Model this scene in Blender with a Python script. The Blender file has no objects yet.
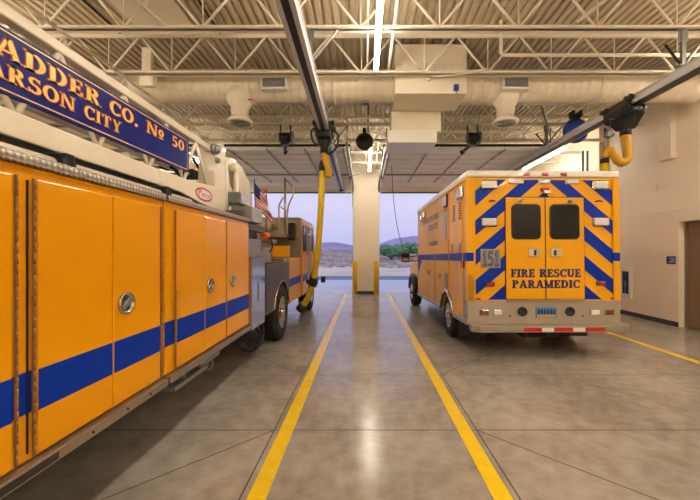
import bpy, bmesh, math, random
from mathutils import Vector, Matrix, noise
random.seed(7)
C = bpy.context.scene.collection
PI = math.pi

# ------------------------------------------------------------------ materials
def lin(c):
    return tuple(((x/255)/12.92 if x/255 <= .04045 else ((x/255+.055)/1.055)**2.4) for x in c)
def mat(name, rgb, rough=.5, metal=0., coat=0., emit=0., var=0., vscale=3., bump=0., bscale=20., spec=.5, kind='noise'):
    m = bpy.data.materials.new(name); m.use_nodes = True
    nt = m.node_tree; b = nt.nodes['Principled BSDF']
    col = (*lin(rgb), 1)
    b.inputs['Base Color'].default_value = col
    b.inputs['Roughness'].default_value = rough
    b.inputs['Metallic'].default_value = metal
    b.inputs['Coat Weight'].default_value = coat
    b.inputs['Coat Roughness'].default_value = .04
    b.inputs['Specular IOR Level'].default_value = spec
    if emit:
        b.inputs['Emission Color'].default_value = col
        b.inputs['Emission Strength'].default_value = emit
    tc = nt.nodes.new('ShaderNodeTexCoord')
    if var:
        n = nt.nodes.new('ShaderNodeTexNoise'); n.inputs['Scale'].default_value = vscale; n.inputs['Detail'].default_value = 6
        nt.links.new(tc.outputs['Object'], n.inputs['Vector'])
        r = nt.nodes.new('ShaderNodeMapRange'); r.inputs['From Min'].default_value = .3; r.inputs['From Max'].default_value = .7
        r.inputs['To Min'].default_value = 1-var; r.inputs['To Max'].default_value = 1+var*.6
        nt.links.new(n.outputs['Fac'], r.inputs['Value'])
        mx = nt.nodes.new('ShaderNodeVectorMath'); mx.operation = 'SCALE'
        mx.inputs[0].default_value = col[:3]
        nt.links.new(r.outputs['Result'], mx.inputs['Scale'])
        nt.links.new(mx.outputs['Vector'], b.inputs['Base Color'])
    if bump:
        bp = nt.nodes.new('ShaderNodeBump'); bp.inputs['Strength'].default_value = bump; bp.inputs['Distance'].default_value = .01
        if kind == 'plate':
            def mth(op, a, b_=None):
                q = nt.nodes.new('ShaderNodeMath'); q.operation = op
                for i_, v_ in enumerate((a, b_)):
                    if v_ is None: continue
                    if isinstance(v_, (int, float)): q.inputs[i_].default_value = v_
                    else: nt.links.new(v_, q.inputs[i_])
                return q.outputs[0]
            sx = nt.nodes.new('ShaderNodeSeparateXYZ'); nt.links.new(tc.outputs['Object'], sx.inputs[0])
            h = mth('ADD', sx.outputs['X'], sx.outputs['Y'])
            a_ = mth('SINE', mth('MULTIPLY', mth('ADD', h, sx.outputs['Z']), bscale))
            b2 = mth('SINE', mth('MULTIPLY', mth('SUBTRACT', h, sx.outputs['Z']), bscale))
            pr = mth('MULTIPLY', a_, b2)
            cr = nt.nodes.new('ShaderNodeValToRGB'); cr.color_ramp.elements[0].position = 0.; cr.color_ramp.elements[1].position = .35
            cr.color_ramp.elements[0].color = (*[c*.5 for c in col[:3]],1); cr.color_ramp.elements[1].color = col
            nt.links.new(pr, cr.inputs['Fac']); nt.links.new(cr.outputs['Color'], b.inputs['Base Color'])
            nt.links.new(pr, bp.inputs['Height'])
        else:
            t = nt.nodes.new('ShaderNodeTexNoise'); t.inputs['Scale'].default_value = bscale
            nt.links.new(tc.outputs['Object'], t.inputs['Vector']); nt.links.new(t.outputs['Fac'], bp.inputs['Height'])
        nt.links.new(bp.outputs['Normal'], b.inputs['Normal'])
    return m

M = {}
M['orange'] = mat('fire_orange_paint', (224,151,0), .35, spec=.22, coat=.25, var=.04, vscale=1.5)
M['amb'] = mat('ambulance_yellow_orange_paint', (232,164,0), .35, spec=.22, coat=.2, var=.03)
M['blue'] = mat('reflective_blue_stripe', (0,48,160), .4, spec=.15, coat=.05, var=.06, vscale=4)
M['navy'] = mat('navy_banner_enamel', (2,22,108), .35, spec=.2, coat=.08, var=.05)
M['letter'] = mat('dark_blue_lettering', (16,28,92), .4)
M['gold'] = mat('gold_leaf_lettering', (250,196,96), .35, metal=.15, var=.1, vscale=30)
M['redoutline'] = mat('red_lettering_outline', (165,40,22), .4)
M['cream'] = mat('cream_ladder_enamel', (222,210,188), .35, coat=.4, var=.05)
M['white'] = mat('white_enamel', (228,224,214), .35, coat=.3, var=.03)
M['steelwhite'] = mat('cream_painted_steel', (236,227,210), .55, var=.05)
M['deck'] = mat('cream_painted_deck', (200,184,156), .6, var=.07, vscale=2)
M['duct'] = mat('cream_painted_duct', (226,214,192), .55, var=.03, bump=.04, bscale=3)
M['wall'] = mat('cream_wall_paint', (243,230,208), .5, var=.03, vscale=1.2, bump=.1, bscale=60)
M['base'] = mat('charcoal_rubber_base', (48,46,46), .5)
M['dia'] = mat('diamond_plate_aluminium', (214,206,194), .38, metal=.6, bump=.5, bscale=95, kind='plate')
M['diafine'] = mat('fine_tread_plate', (172,160,146), .4, metal=.6, bump=.4, bscale=105)
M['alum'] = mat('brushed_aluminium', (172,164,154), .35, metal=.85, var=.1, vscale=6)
M['stainless'] = mat('stainless_cab_panel', (160,146,124), .38, metal=.8, var=.12, vscale=3)
M['greyplate'] = mat('dull_grey_tread_plate', (120,112,104), .42, metal=.6, bump=.4, bscale=110, kind='plate')
M['chrome'] = mat('polished_chrome', (184,180,176), .12, metal=1.)
M['hinge'] = mat('hinge_steel', (158,118,70), .45, metal=.3, var=.2, vscale=60)
M['rubber'] = mat('tyre_rubber', (22,22,23), .75, var=.15, vscale=12, bump=.3, bscale=30)
M['black'] = mat('black_plastic', (20,20,22), .4, var=.1)
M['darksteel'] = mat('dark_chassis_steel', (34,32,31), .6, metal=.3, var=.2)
M['glass'] = mat('dark_tinted_glass', (12,12,14), .08, spec=.3)
M['lens'] = mat('clear_ribbed_lens', (204,202,200), .25, metal=.2, coat=.8, bump=.5, bscale=50)
M['redlens'] = mat('red_lens', (150,18,22), .2, coat=.8)
M['amber'] = mat('amber_lens', (120,66,28), .2, coat=.8)
M['red'] = mat('red_paint', (190,28,26), .4)
M['orangecap'] = mat('orange_cap_plastic', (235,92,30), .35)
M['flagblue'] = mat('flag_blue_cloth', (40,44,100), .8)
M['flagred'] = mat('flag_red_cloth', (190,40,52), .8)
M['flagwhite'] = mat('flag_white_cloth', (232,226,224), .8)
M['tube'] = mat('light_tube_diffuser', (255,242,224), .5, emit=44.)
M['uplight_glow'] = mat('added_uplight_glow', (255,242,224), .5, emit=11.)  # glow added on top of the strips to brighten the ceiling
M['rail'] = mat('extruded_aluminium_rail', (205,203,204), .4, metal=.1, var=.08)
M['slot'] = mat('dark_rubber_slot', (34,35,42), .45)
M['hose'] = mat('yellow_exhaust_hose', (224,186,20), .5, var=.12, vscale=14)
M['hoseo'] = mat('amber_flexible_hose', (196,146,6), .5, var=.12, vscale=14)
M['reelblue'] = mat('blue_reel_plastic', (34,56,150), .4)
M['copper'] = mat('copper_red_conduit', (190,104,70), .5)
M['galv'] = mat('galvanised_steel', (140,142,136), .45, metal=.6, var=.15)
M['doorwhite'] = mat('white_door_section', (243,241,236), .5, var=.05, vscale=2)
M['doorgrey'] = mat('grey_door_stile', (150,152,156), .5)
M['yellowpaint'] = mat('safety_yellow_paint', (238,190,10), .45, var=.06)
M['linepaint'] = mat('yellow_floor_paint', (240,200,18), .28, var=.09, vscale=9)
M['joint'] = mat('saw_cut_joint', (66,54,44), .7)
M['browndoor'] = mat('taupe_door_paint', (134,112,90), .45, var=.03)
M['signblue'] = mat('blue_sign_plastic', (38,58,120), .4)
M['apron'] = mat('pale_concrete_apron', (184,184,192), .45, var=.08, vscale=.5)
M['asphalt'] = mat('grey_asphalt_road', (104,112,134), .8, var=.08)
M['sand'] = mat('dry_sand_ground', (206,190,166), .9, var=.2, vscale=.4)
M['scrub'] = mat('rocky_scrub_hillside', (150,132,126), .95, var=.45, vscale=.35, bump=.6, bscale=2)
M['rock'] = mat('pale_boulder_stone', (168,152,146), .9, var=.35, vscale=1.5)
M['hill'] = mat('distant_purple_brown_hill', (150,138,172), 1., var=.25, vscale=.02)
M['leaf'] = mat('grey_green_foliage', (92,134,92), .8, var=.4, vscale=2)
M['bark'] = mat('dull_brown_bark', (90,74,60), .9, var=.2)
M['plateblue'] = mat('licence_plate_blue', (80,130,175), .4)
M['plateyellow'] = mat('licence_plate_yellow', (190,160,80), .4)

def floor_material():
    m = bpy.data.materials.new('polished_concrete'); m.use_nodes = True
    nt = m.node_tree; b = nt.nodes['Principled BSDF']; L = nt.links
    tc = nt.nodes.new('ShaderNodeTexCoord')
    n1 = nt.nodes.new('ShaderNodeTexNoise'); n1.inputs['Scale'].default_value = .9; n1.inputs['Detail'].default_value = 9; n1.inputs['Roughness'].default_value = .62
    n2 = nt.nodes.new('ShaderNodeTexNoise'); n2.inputs['Scale'].default_value = 7; n2.inputs['Detail'].default_value = 5
    L.new(tc.outputs['Object'], n1.inputs['Vector']); L.new(tc.outputs['Object'], n2.inputs['Vector'])
    mix = nt.nodes.new('ShaderNodeMath'); mix.operation = 'MULTIPLY_ADD'; mix.inputs[1].default_value = .3
    L.new(n2.outputs['Fac'], mix.inputs[0])
    m2 = nt.nodes.new('ShaderNodeMath'); m2.operation = 'MULTIPLY'; m2.inputs[1].default_value = .6
    L.new(n1.outputs['Fac'], m2.inputs[0]); L.new(m2.outputs[0], mix.inputs[2])
    r = nt.nodes.new('ShaderNodeValToRGB')
    r.color_ramp.elements[0].position = .33; r.color_ramp.elements[0].color = (*lin((132,122,110)),1)
    r.color_ramp.elements[1].position = .60; r.color_ramp.elements[1].color = (*lin((178,169,158)),1)
    L.new(mix.outputs[0], r.inputs['Fac']); L.new(r.outputs['Color'], b.inputs['Base Color'])
    rr = nt.nodes.new('ShaderNodeMapRange'); rr.inputs['From Min'].default_value = .3; rr.inputs['From Max'].default_value = .7
    rr.inputs['To Min'].default_value = .16; rr.inputs['To Max'].default_value = .22
    L.new(n2.outputs['Fac'], rr.inputs['Value']); L.new(rr.outputs['Result'], b.inputs['Roughness'])
    b.inputs['Specular IOR Level'].default_value = .5
    return m
M['floor'] = floor_material()

# ------------------------------------------------------------------ mesh builder
class MB:
    def __init__(s): s.bm = bmesh.new()
    def quad(s, pts, mi=0):
        f = s.bm.faces.new([s.bm.verts.new(p) for p in pts]); f.material_index = mi; return f
    def box(s, x0,x1,y0,y1,z0,z1, bev=0., mi=0, rot=None, seg=2):
        t = bmesh.new(); bmesh.ops.create_cube(t, size=1)
        for v in t.verts: v.co = Vector(((v.co.x+.5)*(x1-x0)+x0, (v.co.y+.5)*(y1-y0)+y0, (v.co.z+.5)*(z1-z0)+z0))
        if bev: bmesh.ops.bevel(t, geom=t.edges[:], offset=bev, segments=seg, profile=.5, affect='EDGES')
        if rot:
            R, c = rot; c = Vector(c)
            for v in t.verts: v.co = R @ (v.co-c) + c
        s.merge(t, mi)
    def merge(s, t, mi=0, smooth=False):
        mp = {v: s.bm.verts.new(v.co) for v in t.verts}
        for f in t.faces:
            try:
                g = s.bm.faces.new([mp[v] for v in f.verts]); g.material_index = mi; g.smooth = smooth or f.smooth
            except ValueError: pass
        t.free()
    def tube(s, pts, r, n=10, mi=0, ribs=0., caps=True):
        pts = [Vector(p) for p in pts]; rings = []
        prev = None
        for i, p in enumerate(pts):
            d = (pts[min(i+1,len(pts)-1)] - pts[max(i-1,0)]).normalized()
            if prev is None:
                a = Vector((0,0,1)) if abs(d.z) < .9 else Vector((1,0,0))
                u = d.cross(a).normalized()
            else:
                u = (prev - d*prev.dot(d)).normalized()
            prev = u; w = d.cross(u)
            rr = (r[i] if isinstance(r,(list,tuple)) else r)
            if ribs and i % 2: rr *= (1-ribs)
            rings.append([s.bm.verts.new(p + (u*math.cos(2*PI*k/n) + w*math.sin(2*PI*k/n))*rr) for k in range(n)])
        for a, b in zip(rings, rings[1:]):
            for k in range(n):
                f = s.bm.faces.new((a[k], a[(k+1)%n], b[(k+1)%n], b[k])); f.smooth = n > 4; f.material_index = mi
        if caps:
            f = s.bm.faces.new(rings[0][::-1]); f.material_index = mi
            f = s.bm.faces.new(rings[-1]); f.material_index = mi
    def cyl(s, a, b, r, n=16, mi=0, r2=None): s.tube([a,b], [r, r if r2 is None else r2], n, mi)
    def lathe(s, prof, c, axis='x', n=32, mi=0, closed=False):
        # prof: (radius, offset along the axis)
        rings = []; c = Vector(c)
        for (r, o) in prof:
            ring = []
            for k in range(n):
                a = 2*PI*k/n; u, w = r*math.cos(a), r*math.sin(a)
                p = {'x': (o,u,w), 'y': (u,o,w), 'z': (u,w,o)}[axis]
                ring.append(s.bm.verts.new(c+Vector(p)))
            rings.append(ring)
        if closed: rings.append(rings[0])
        for a, b in zip(rings, rings[1:]):
            for k in range(n):
                try:
                    f = s.bm.faces.new((a[k], a[(k+1)%n], b[(k+1)%n], b[k])); f.smooth = True; f.material_index = mi
                except ValueError: pass
        if not closed:
            for rg in (rings[0], rings[-1]):
                try: f = s.bm.faces.new(rg); f.material_index = mi
                except ValueError: pass
    def prism(s, poly, axis, a, b, mi=0, bev=0.):
        # poly 2-D: axis x -> (y,z); y -> (x,z); z -> (x,y)
        t = bmesh.new()
        def P(p, o): return {'x': (o,p[0],p[1]), 'y': (p[0],o,p[1]), 'z': (p[0],p[1],o)}[axis]
        A = [t.verts.new(P(p,a)) for p in poly]; B = [t.verts.new(P(p,b)) for p in poly]
        t.faces.new(A); t.faces.new(B[::-1])
        for i in range(len(poly)):
            j = (i+1) % len(poly); t.faces.new((A[i], B[i], B[j], A[j]))
        bmesh.ops.recalc_face_normals(t, faces=t.faces[:])
        if bev: bmesh.ops.bevel(t, geom=t.edges[:], offset=bev, segments=2, profile=.5, affect='EDGES')
        s.merge(t, mi)
    def build(s, name, m, parent=None, X=None):
        if X is not None:
            for v in s.bm.verts: v.co = X @ v.co
        if parent is not None and parent.get('_w'):
            o_ = Vector(parent['_w'])
            for v in s.bm.verts: v.co -= o_
        bmesh.ops.recalc_face_normals(s.bm, faces=s.bm.faces[:])
        me = bpy.data.meshes.new(name); s.bm.to_mesh(me); s.bm.free()
        for q in (m if isinstance(m, (list, tuple)) else [m]): me.materials.append(M[q])
        o = bpy.data.objects.new(name, me); C.objects.link(o)
        if parent is not None:
            o.parent = parent
            if parent.get('_w'): o['_w'] = list(parent['_w'])
        return o
    def build_at(s, name, m, loc):      # a single-mesh thing: world mesh moved so its origin is at loc
        l = Vector(loc)
        for v in s.bm.verts: v.co -= l
        o = s.build(name, m); o.location = l; return o

def tag(o, label=None, cat=None, group=None, kind=None):
    if label: o['label'] = label
    if cat: o['category'] = cat
    if group: o['group'] = group
    if kind: o['kind'] = kind
    return o
def thing(name, loc, label, cat, group=None, rz=0, world=True):
    o = bpy.data.objects.new(name, None); C.objects.link(o); o.location = loc; o.rotation_euler = (0,0,rz)
    o.empty_display_size = .2
    if world: o['_w'] = list(loc)
    return tag(o, label, cat, group)
def struct(name, mb, m, label=None, parent=None):
    o = mb.build(name, m, parent); o['kind'] = 'structure'
    if label and parent is None: o['label'] = label
    return o
def dup(root, loc, label=None, group=None):
    r = root.copy(); C.objects.link(r); r.location = loc
    if label: r['label'] = label
    if group: r['group'] = group
    for ch in list(root.children):
        c = ch.copy(); C.objects.link(c); c.parent = r
        for g in list(ch.children):
            d = g.copy(); C.objects.link(d); d.parent = c
    return r
def arc(cx, cy, r, a0, a1, n):
    return [(cx+r*math.cos(math.radians(a0+(a1-a0)*i/n)), cy+r*math.sin(math.radians(a0+(a1-a0)*i/n))) for i in range(n+1)]
def smooth_path(pts, n=8):
    P = [Vector(p) for p in pts]; out = []
    for i in range(len(P)-1):
        p0, p1, p2, p3 = P[max(i-1,0)], P[i], P[i+1], P[min(i+2,len(P)-1)]
        for k in range(n):
            t = k/n
            out.append(.5*((2*p1)+(-p0+p2)*t+(2*p0-5*p1+4*p2-p3)*t*t+(-p0+3*p1-3*p2+p3)*t**3))
    out.append(P[-1]); return out

# ------------------------------------------------------------------ slab-serif lettering
TH, TN = .21, .11
def glyph(ch, g=0.):
    P = []
    def bar(x0,y0,x1,y1): P.append([(x0-g,y0-g),(x1+g,y0-g),(x1+g,y1+g),(x0-g,y1+g)])
    def sl(ax,ay,bx,by,w):
        P.append([(ax-w/2-g,ay-g),(ax+w/2+g,ay-g),(bx+w/2+g,by+g),(bx-w/2-g,by+g)])
    def ring(cx,cy,rx,ry,a0,a1,wx,wy,n=14):
        for i in range(n):
            A = math.radians(a0+(a1-a0)*i/n); B = math.radians(a0+(a1-a0)*(i+1)/n)
            def pt(a, k): return (cx+(rx+g-(wx+2*g)*k)*math.cos(a), cy+(ry+g-(wy+2*g)*k)*math.sin(a))
            P.append([pt(A,0), pt(B,0), pt(B,1), pt(A,1)])
    def stem(x, y0=0, y1=1, w=TH, s0=True, s1=True):
        bar(x-w/2,y0,x+w/2,y1)
        if s0: bar(x-w/2-.08,y0,x+w/2+.08,y0+.08)
        if s1: bar(x-w/2-.08,y1-.08,x+w/2+.08,y1)
    w = .7
    if ch == 'A': w=.86; sl(.12,0,.42,1,TN); sl(.72,0,.44,1,TH); bar(.24,.28,.62,.37); bar(0,0,.26,.08); bar(.54,0,.86,.08)
    elif ch == 'C': w=.76; ring(.42,.5,.4,.5,48,312,TH,TN); bar(.64,.7,.74,.95); bar(.64,.08,.72,.26)
    elif ch == 'D': w=.8; stem(.2); ring(.34,.5,.44,.5,-90,90,TH,TN); bar(.25,0,.36,TN); bar(.25,1-TN,.36,1)
    elif ch == 'E': w=.7; stem(.2); bar(.2,0,.64,TN); bar(.2,1-TN,.62,1); bar(.2,.45,.5,.55); bar(.56,0,.66,.28); bar(.54,.74,.63,1); bar(.45,.38,.52,.62)
    elif ch == 'F': w=.66; stem(.2); bar(.2,1-TN,.62,1); bar(.2,.45,.5,.55); bar(.54,.72,.63,1); bar(.45,.38,.52,.62)
    elif ch == 'G': w=.82; ring(.42,.5,.4,.5,48,330,TH,TN); bar(.62,.05,.8,.45); bar(.52,.4,.84,.48)
    elif ch == 'H': w=.88; stem(.2); stem(.68); bar(.2,.45,.68,.55)
    elif ch == 'I': w=.4; stem(.2)
    elif ch == 'L': w=.66; stem(.2); bar(.2,0,.62,TN); bar(.54,0,.64,.3)
    elif ch == 'M': w=1.0; stem(.14,w=TN,s1=False); stem(.82,w=TH); sl(.48,.05,.16,1,.2); sl(.48,.05,.8,1,TN); bar(0,.92,.2,1)
    elif ch == 'N': w=.88; stem(.14,w=TN,s1=False); stem(.74,w=TN,s0=False); sl(.72,0,.16,1,TH); bar(0,.92,.2,1)
    elif ch == 'O': w=.84; ring(.42,.5,.42,.5,0,360,TH,TN,24)
    elif ch == '0': w=.7; ring(.35,.5,.33,.5,0,360,TH*.9,TN,24)
    elif ch == 'P': w=.72; stem(.2); ring(.36,.74,.33,.26,-90,90,TH,TN); bar(.25,.9,.38,1); bar(.25,.48,.38,.58)
    elif ch == 'R': w=.82; stem(.2); ring(.36,.74,.32,.26,-90,90,TH,TN); bar(.25,.9,.38,1); bar(.25,.48,.38,.58); sl(.7,0,.42,.5,TH); bar(.6,0,.84,.08)
    elif ch == 'S': w=.66; ring(.33,.74,.29,.26,30,270,.17,TN); ring(.33,.29,.31,.29,-150,90,.19,TN); bar(.5,.76,.58,.97); bar(.03,.03,.11,.26)
    elif ch == 'T': w=.76; stem(.38,s1=False); bar(.03,1-TN,.73,1); bar(.03,.72,.12,1); bar(.64,.72,.73,1)
    elif ch == 'U': w=.84; bar(.1,.35,.1+TH,1); bar(.64,.35,.64+TN,1); ring(.425,.36,.325,.36,180,360,.17,TN); bar(.02,.92,.4,1); bar(.56,.92,.82,1)
    elif ch == 'Y': w=.8; stem(.4,0,.45,s1=False); sl(.4,.4,.16,1,.2); sl(.4,.4,.68,1,TN); bar(.02,.92,.3,1); bar(.56,.92,.8,1)
    elif ch == '1': w=.5; stem(.27,s1=False); sl(.1,.72,.24,.98,.12)
    elif ch == '5': w=.66; bar(.1,1-.14,.56,1); bar(.1,.5,.2,1); ring(.3,.32,.32,.32,-150,130,.2,TN)
    elif ch == '.': w=.3; bar(.06,0,.24,.18)
    elif ch == 'o': w=.5; ring(.25,.55,.22,.3,0,360,.14,.09,18); bar(.06,.06,.44,.14)
    elif ch == ' ': w=.42
    elif ch == 'i': w=.22; bar(.05,0,.17,.6); bar(.05,.72,.17,.86)
    elif ch == 'e': w=.5; ring(.25,.3,.23,.3,20,330,.12,.1); bar(.06,.26,.44,.36)
    elif ch == 'r': w=.36; bar(.05,0,.17,.6); ring(.2,.4,.16,.2,20,150,.08,.1)
    elif ch == 'c': w=.46; ring(.25,.3,.23,.3,50,310,.12,.1)
    return P, w
def lettering(mb, text, o, ux, uz, x0, x1, z, h, g=0., off=0., nrm=(0,0,0), mi=0, gap=.06):
    """text laid from x0 to x1 along ux starting at origin o, baseline z, cap height h"""
    o, ux, uz, nrm = Vector(o), Vector(ux), Vector(uz), Vector(nrm)
    tot = sum(glyph(c)[1]+gap for c in text)-gap
    sx = (x1-x0)/tot; cur = 0
    for ch in text:
        P, w = glyph(ch, g)
        for poly in P:
            a = 0
            for i in range(len(poly)):
                j = (i+1) % len(poly); a += poly[i][0]*poly[j][1]-poly[j][0]*poly[i][1]
            if abs(a) < 1e-7: continue
            mb.quad([o + ux*(x0+(cur+p[0])*sx) + uz*(z+p[1]*h) + nrm*off for p in poly], mi)
        cur += w+gap

def clip(poly, inside, cross):
    out = []
    for i in range(len(poly)):
        a, b = poly[i-1], poly[i]
        if inside(b):
            if not inside(a): out.append(cross(a,b))
            out.append(b)
        elif inside(a): out.append(cross(a,b))
    return out
def clip_rect(poly, x0,x1,y0,y1):
    for k, v, s in ((0,x0,1),(0,x1,-1),(1,y0,1),(1,y1,-1)):
        if not poly: return poly
        def ins(p): return (p[k]-v)*s >= 0
        def cr(a,b):
            t = (v-a[k])/(b[k]-a[k]); return (a[0]+(b[0]-a[0])*t, a[1]+(b[1]-a[1])*t)
        poly = clip(poly, ins, cr)
    return poly

# ================================================================== THE ROOM
D = 14.5            # doors' wall
XL, XR = -7.0, 7.1
YB = -7.0
ZT = 5.68
mb = MB(); mb.box(XL-.3, XR+.3, YB-.3, D+.3, -.2, 0); floor_o = struct('floor', mb, 'floor', 'polished tan grey concrete apparatus bay floor with saw cut joints')
mb = MB()
def strip(a, b, w, z=.0015):
    a, b = Vector((*a,z)), Vector((*b,z)); d = (b-a).normalized(); n = Vector((-d.y,d.x,0))*w/2
    mb.quad([a+n, a-n, b-n, b+n])
for y in (3.34, 4.84, 9.3): strip((XL,y),(XR,y),.014)
for y in (1.2,-2.): strip((XL,y),(XR,y),.009)
for x in (-.86, 1.07): strip((x,YB),(x,3.34),.012); strip((x,4.84),(x,D),.009)
for s, x in ((-1,-.86),(1,1.07)):
    strip((x,3.34),(x+s*2.6,.74),.012); strip((x,3.34),(x,4.84),.012); strip((x,4.84),(x+s*2.2,7.04),.014)
    strip((x+s*4.9,YB),(x+s*4.9,D),.007)
struct('floor_joint', mb, 'joint', parent=floor_o)
# floor lines
for i, (x, lab) in enumerate(((-.744,'long yellow floor line on the left, ending at left bollard'),(.953,'long yellow floor line on the right, running past the ambulance'),(5.14,'yellow floor line beyond ambulance beside the right wall'))):
    mb = MB(); mb.box(x-.065, x+.065, YB+.5, 14.1, 0, .003)
    tag(mb.build_at('floor_line' , 'linepaint', (x,0,0)), lab, 'floor line', 'yellow floor lines')

# ceiling: fluted deck, flutes running towards the doors
mb = MB(); p = .143; x = XL-.1; prof = []
while x < XR+.1:
    prof += [(x,ZT),(x+.075,ZT),(x+.09,ZT+.045),(x+.128,ZT+.045)]; x += p
for i in range(len(prof)-1):
    (xa,za),(xb,zb) = prof[i], prof[i+1]
    mb.quad([(xa,YB-.2,za),(xb,YB-.2,zb),(xb,D+.2,zb),(xa,D+.2,za)])
mb.box(XL-.3, XR+.3, YB-.3, D+.3, ZT+.06, ZT+.2)
struct('ceiling', mb, 'deck', 'cream painted fluted steel roof deck')

# walls
H = ZT+.05
mb = MB()
T0, T1 = D, D+.3
for (a,b,c,d_) in ((XL-.3,-4.75,0,H),(-.48,.60,0,H),(4.87,XR+.3,0,H),(-4.75,-.48,4.19,H),(.60,4.87,4.19,H)):
    mb.box(a,b,T0,T1,c,d_)
mb.box(-.46,.60,14.25,T0,0,H)
struct('wall_back', mb, 'wall', 'cream wall and pier around the two open overhead doors')
mb = MB(); mb.box(XL-.3, XL, YB-.3, D, 0, H); struct('wall_left', mb, 'wall', 'cream left wall behind the ladder truck')
mb = MB()
DY0, DY1, DZ = 6.75, 7.91, 2.38
mb.box(XR, XR+.3, DY1, D, 0, H); mb.box(XR, XR+.3, YB-.3, DY0, 0, H); mb.box(XR, XR+.3, DY0, DY1, DZ, H)
mb.box(XR+.28, XR+.4, DY0-.1, DY1+.1, 0, DZ+.1)
mb.box(XR-.16, XR, 10.35, 10.75, 0, H)
struct('wall_right', mb, 'wall', 'cream right wall with a recessed door')
mb = MB(); mb.box(XL-.3, XR+.3, YB-.6, YB-.3, 0, H); struct('wall_front', mb, 'wall', 'cream wall behind the camera')
mb = MB(); mb.box(XR-.014, XR, DY1, 10.35, 0, .11); mb.box(XR-.014, XR, 10.75, D, 0, .11); mb.box(XR-.014, XR, YB, DY0, 0, .11)
struct('baseboard_right', mb, 'base', 'charcoal rubber base along the right wall')
mb = MB(); mb.box(-.4,.54,14.236,14.25,0,.11); struct('baseboard_back', mb, 'base', 'charcoal rubber base on the pier between doors')
mb = MB(); mb.box(XR-.006, XR, YB, 10.35, 2.64, 2.655); mb.box(XR-.006, XR, YB, 10.35, 4.62, 4.635); struct('trim_1', mb, 'wall', 'shallow joint line along the right wall')
# side door
mb = MB(); mb.box(XR+.16, XR+.21, DY0+.06, DY1-.05, .01, DZ-.06, .004); d3 = struct('door_3', mb, 'browndoor', 'taupe steel door recessed in right wall')
mb = MB()
mb.box(XR+.13,XR+.27,DY1-.05,DY1-.001,0,DZ); mb.box(XR+.13,XR+.27,DY0+.001,DY0+.06,0,DZ); mb.box(XR+.13,XR+.27,DY0,DY1,DZ-.06,DZ-.001)
struct('door_frame', mb, 'browndoor', parent=d3)
for z in (.3,1.2,2.1):
    mb = MB(); mb.cyl((XR+.15,DY1-.055,z-.06),(XR+.15,DY1-.055,z+.06),.012,8); struct('hinge', mb, 'hinge', parent=d3)
mb = MB(); mb.cyl((XR+.16,DY0+.16,1.0),(XR+.1,DY0+.16,1.0),.02,10); mb.cyl((XR+.1,DY0+.15,1.0),(XR+.1,DY0+.28,1.0),.011,8); struct('door_handle', mb, 'chrome', parent=d3)
# blue sign with its white marks
t = thing('room_sign', (XR,8.1,1.51), 'small blue room sign on right wall beside the taupe door', 'sign')
mb = MB(); mb.box(XR-.012, XR-.001, 7.98, 8.22, 1.42, 1.6, .003); mb.build('sign_plate','signblue',t)
mb = MB()
for z, a, b in ((1.55,8.0,8.13),(1.51,8.0,8.1),(1.47,8.0,8.15)): mb.box(XR-.014,XR-.012,a,b,z-.008,z+.008)
mb.build('raised_marks','white',t)
# extinguisher cabinet
t = thing('extinguisher_cabinet', (XR,9.47,.49), 'white framed extinguisher cabinet on right wall just past the ambulance', 'cabinet')
mb = MB()
y0,y1,z0,z1 = 9.27,9.67,.47,1.28
mb.box(XR-.05,XR,y0,y0+.07,z0,z1); mb.box(XR-.05,XR,y1-.07,y1,z0,z1); mb.box(XR-.05,XR,y0+.07,y1-.07,z0,z0+.1); mb.box(XR-.05,XR,y0+.07,y1-.07,z1-.1,z1)
mb.build('cabinet_frame','white',t)
mb = MB(); mb.box(XR-.03,XR-.012,y0+.07,y1-.07,z0+.1,z1-.1); mb.build('glass_pane','glass',t)
mb = MB(); mb.cyl((XR-.045,9.47,.6),(XR-.045,9.47,.95),.01,8); mb.build('door_pull','chrome',t)
# electrical duct drop, light plate and conduits on right wall
mb = MB(); mb.box(XR-.14, XR, 7.95, 8.3, 3.84, 5.2, .01); tag(mb.build_at('wall_duct_drop','wall',(XR,8.1,3.84)), 'cream vertical boxed duct high on wall above blue room sign', 'duct')
mb = MB(); mb.box(XR-.02, XR, 8.5, 8.62, 3.2, 3.36, .004); tag(mb.build_at('junction_plate','wall',(XR,8.56,3.2)), 'small cream square cover plate midway up right wall', 'cover plate')
for k, (cx, lab) in enumerate(((5.74,'left one of two grey vertical conduits behind the blue reel'),(5.86,'right one of two grey vertical conduits behind the blue reel'))):
    mb = MB(); mb.cyl((cx,9.2,0),(cx,9.2,4.35),.028,10); mb.cyl((cx,9.2,0),(cx,9.2,.03),.06,12)
    tag(mb.build_at('conduit_post','galv',(cx,9.2,0)), lab, 'conduit', 'vertical conduits')
mb = MB(); mb.cyl((XR-.05,10.2,0.12),(XR-.05,10.2,ZT-.2),.03,10)
tag(mb.build_at('wall_pipe','steelwhite',(XR-.05,10.2,0)), 'cream vertical pipe on right wall near pilaster', 'pipe')

# bollards / column guards
for i, (x, lab) in enumerate(((-.39,'yellow steel bollard at left edge of the centre pier'),(.48,'yellow steel bollard at right edge of the centre pier'))):
    mb = MB(); mb.lathe([(.001,0),(.1,0),(.1,1.27),(.085,1.32),(.045,1.35),(.001,1.36)], (x,14.1,0), 'z', 20)
    tag(mb.build_at('bollard','yellowpaint',(x,14.12,0)), lab, 'bollard', 'yellow bollards')

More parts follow.
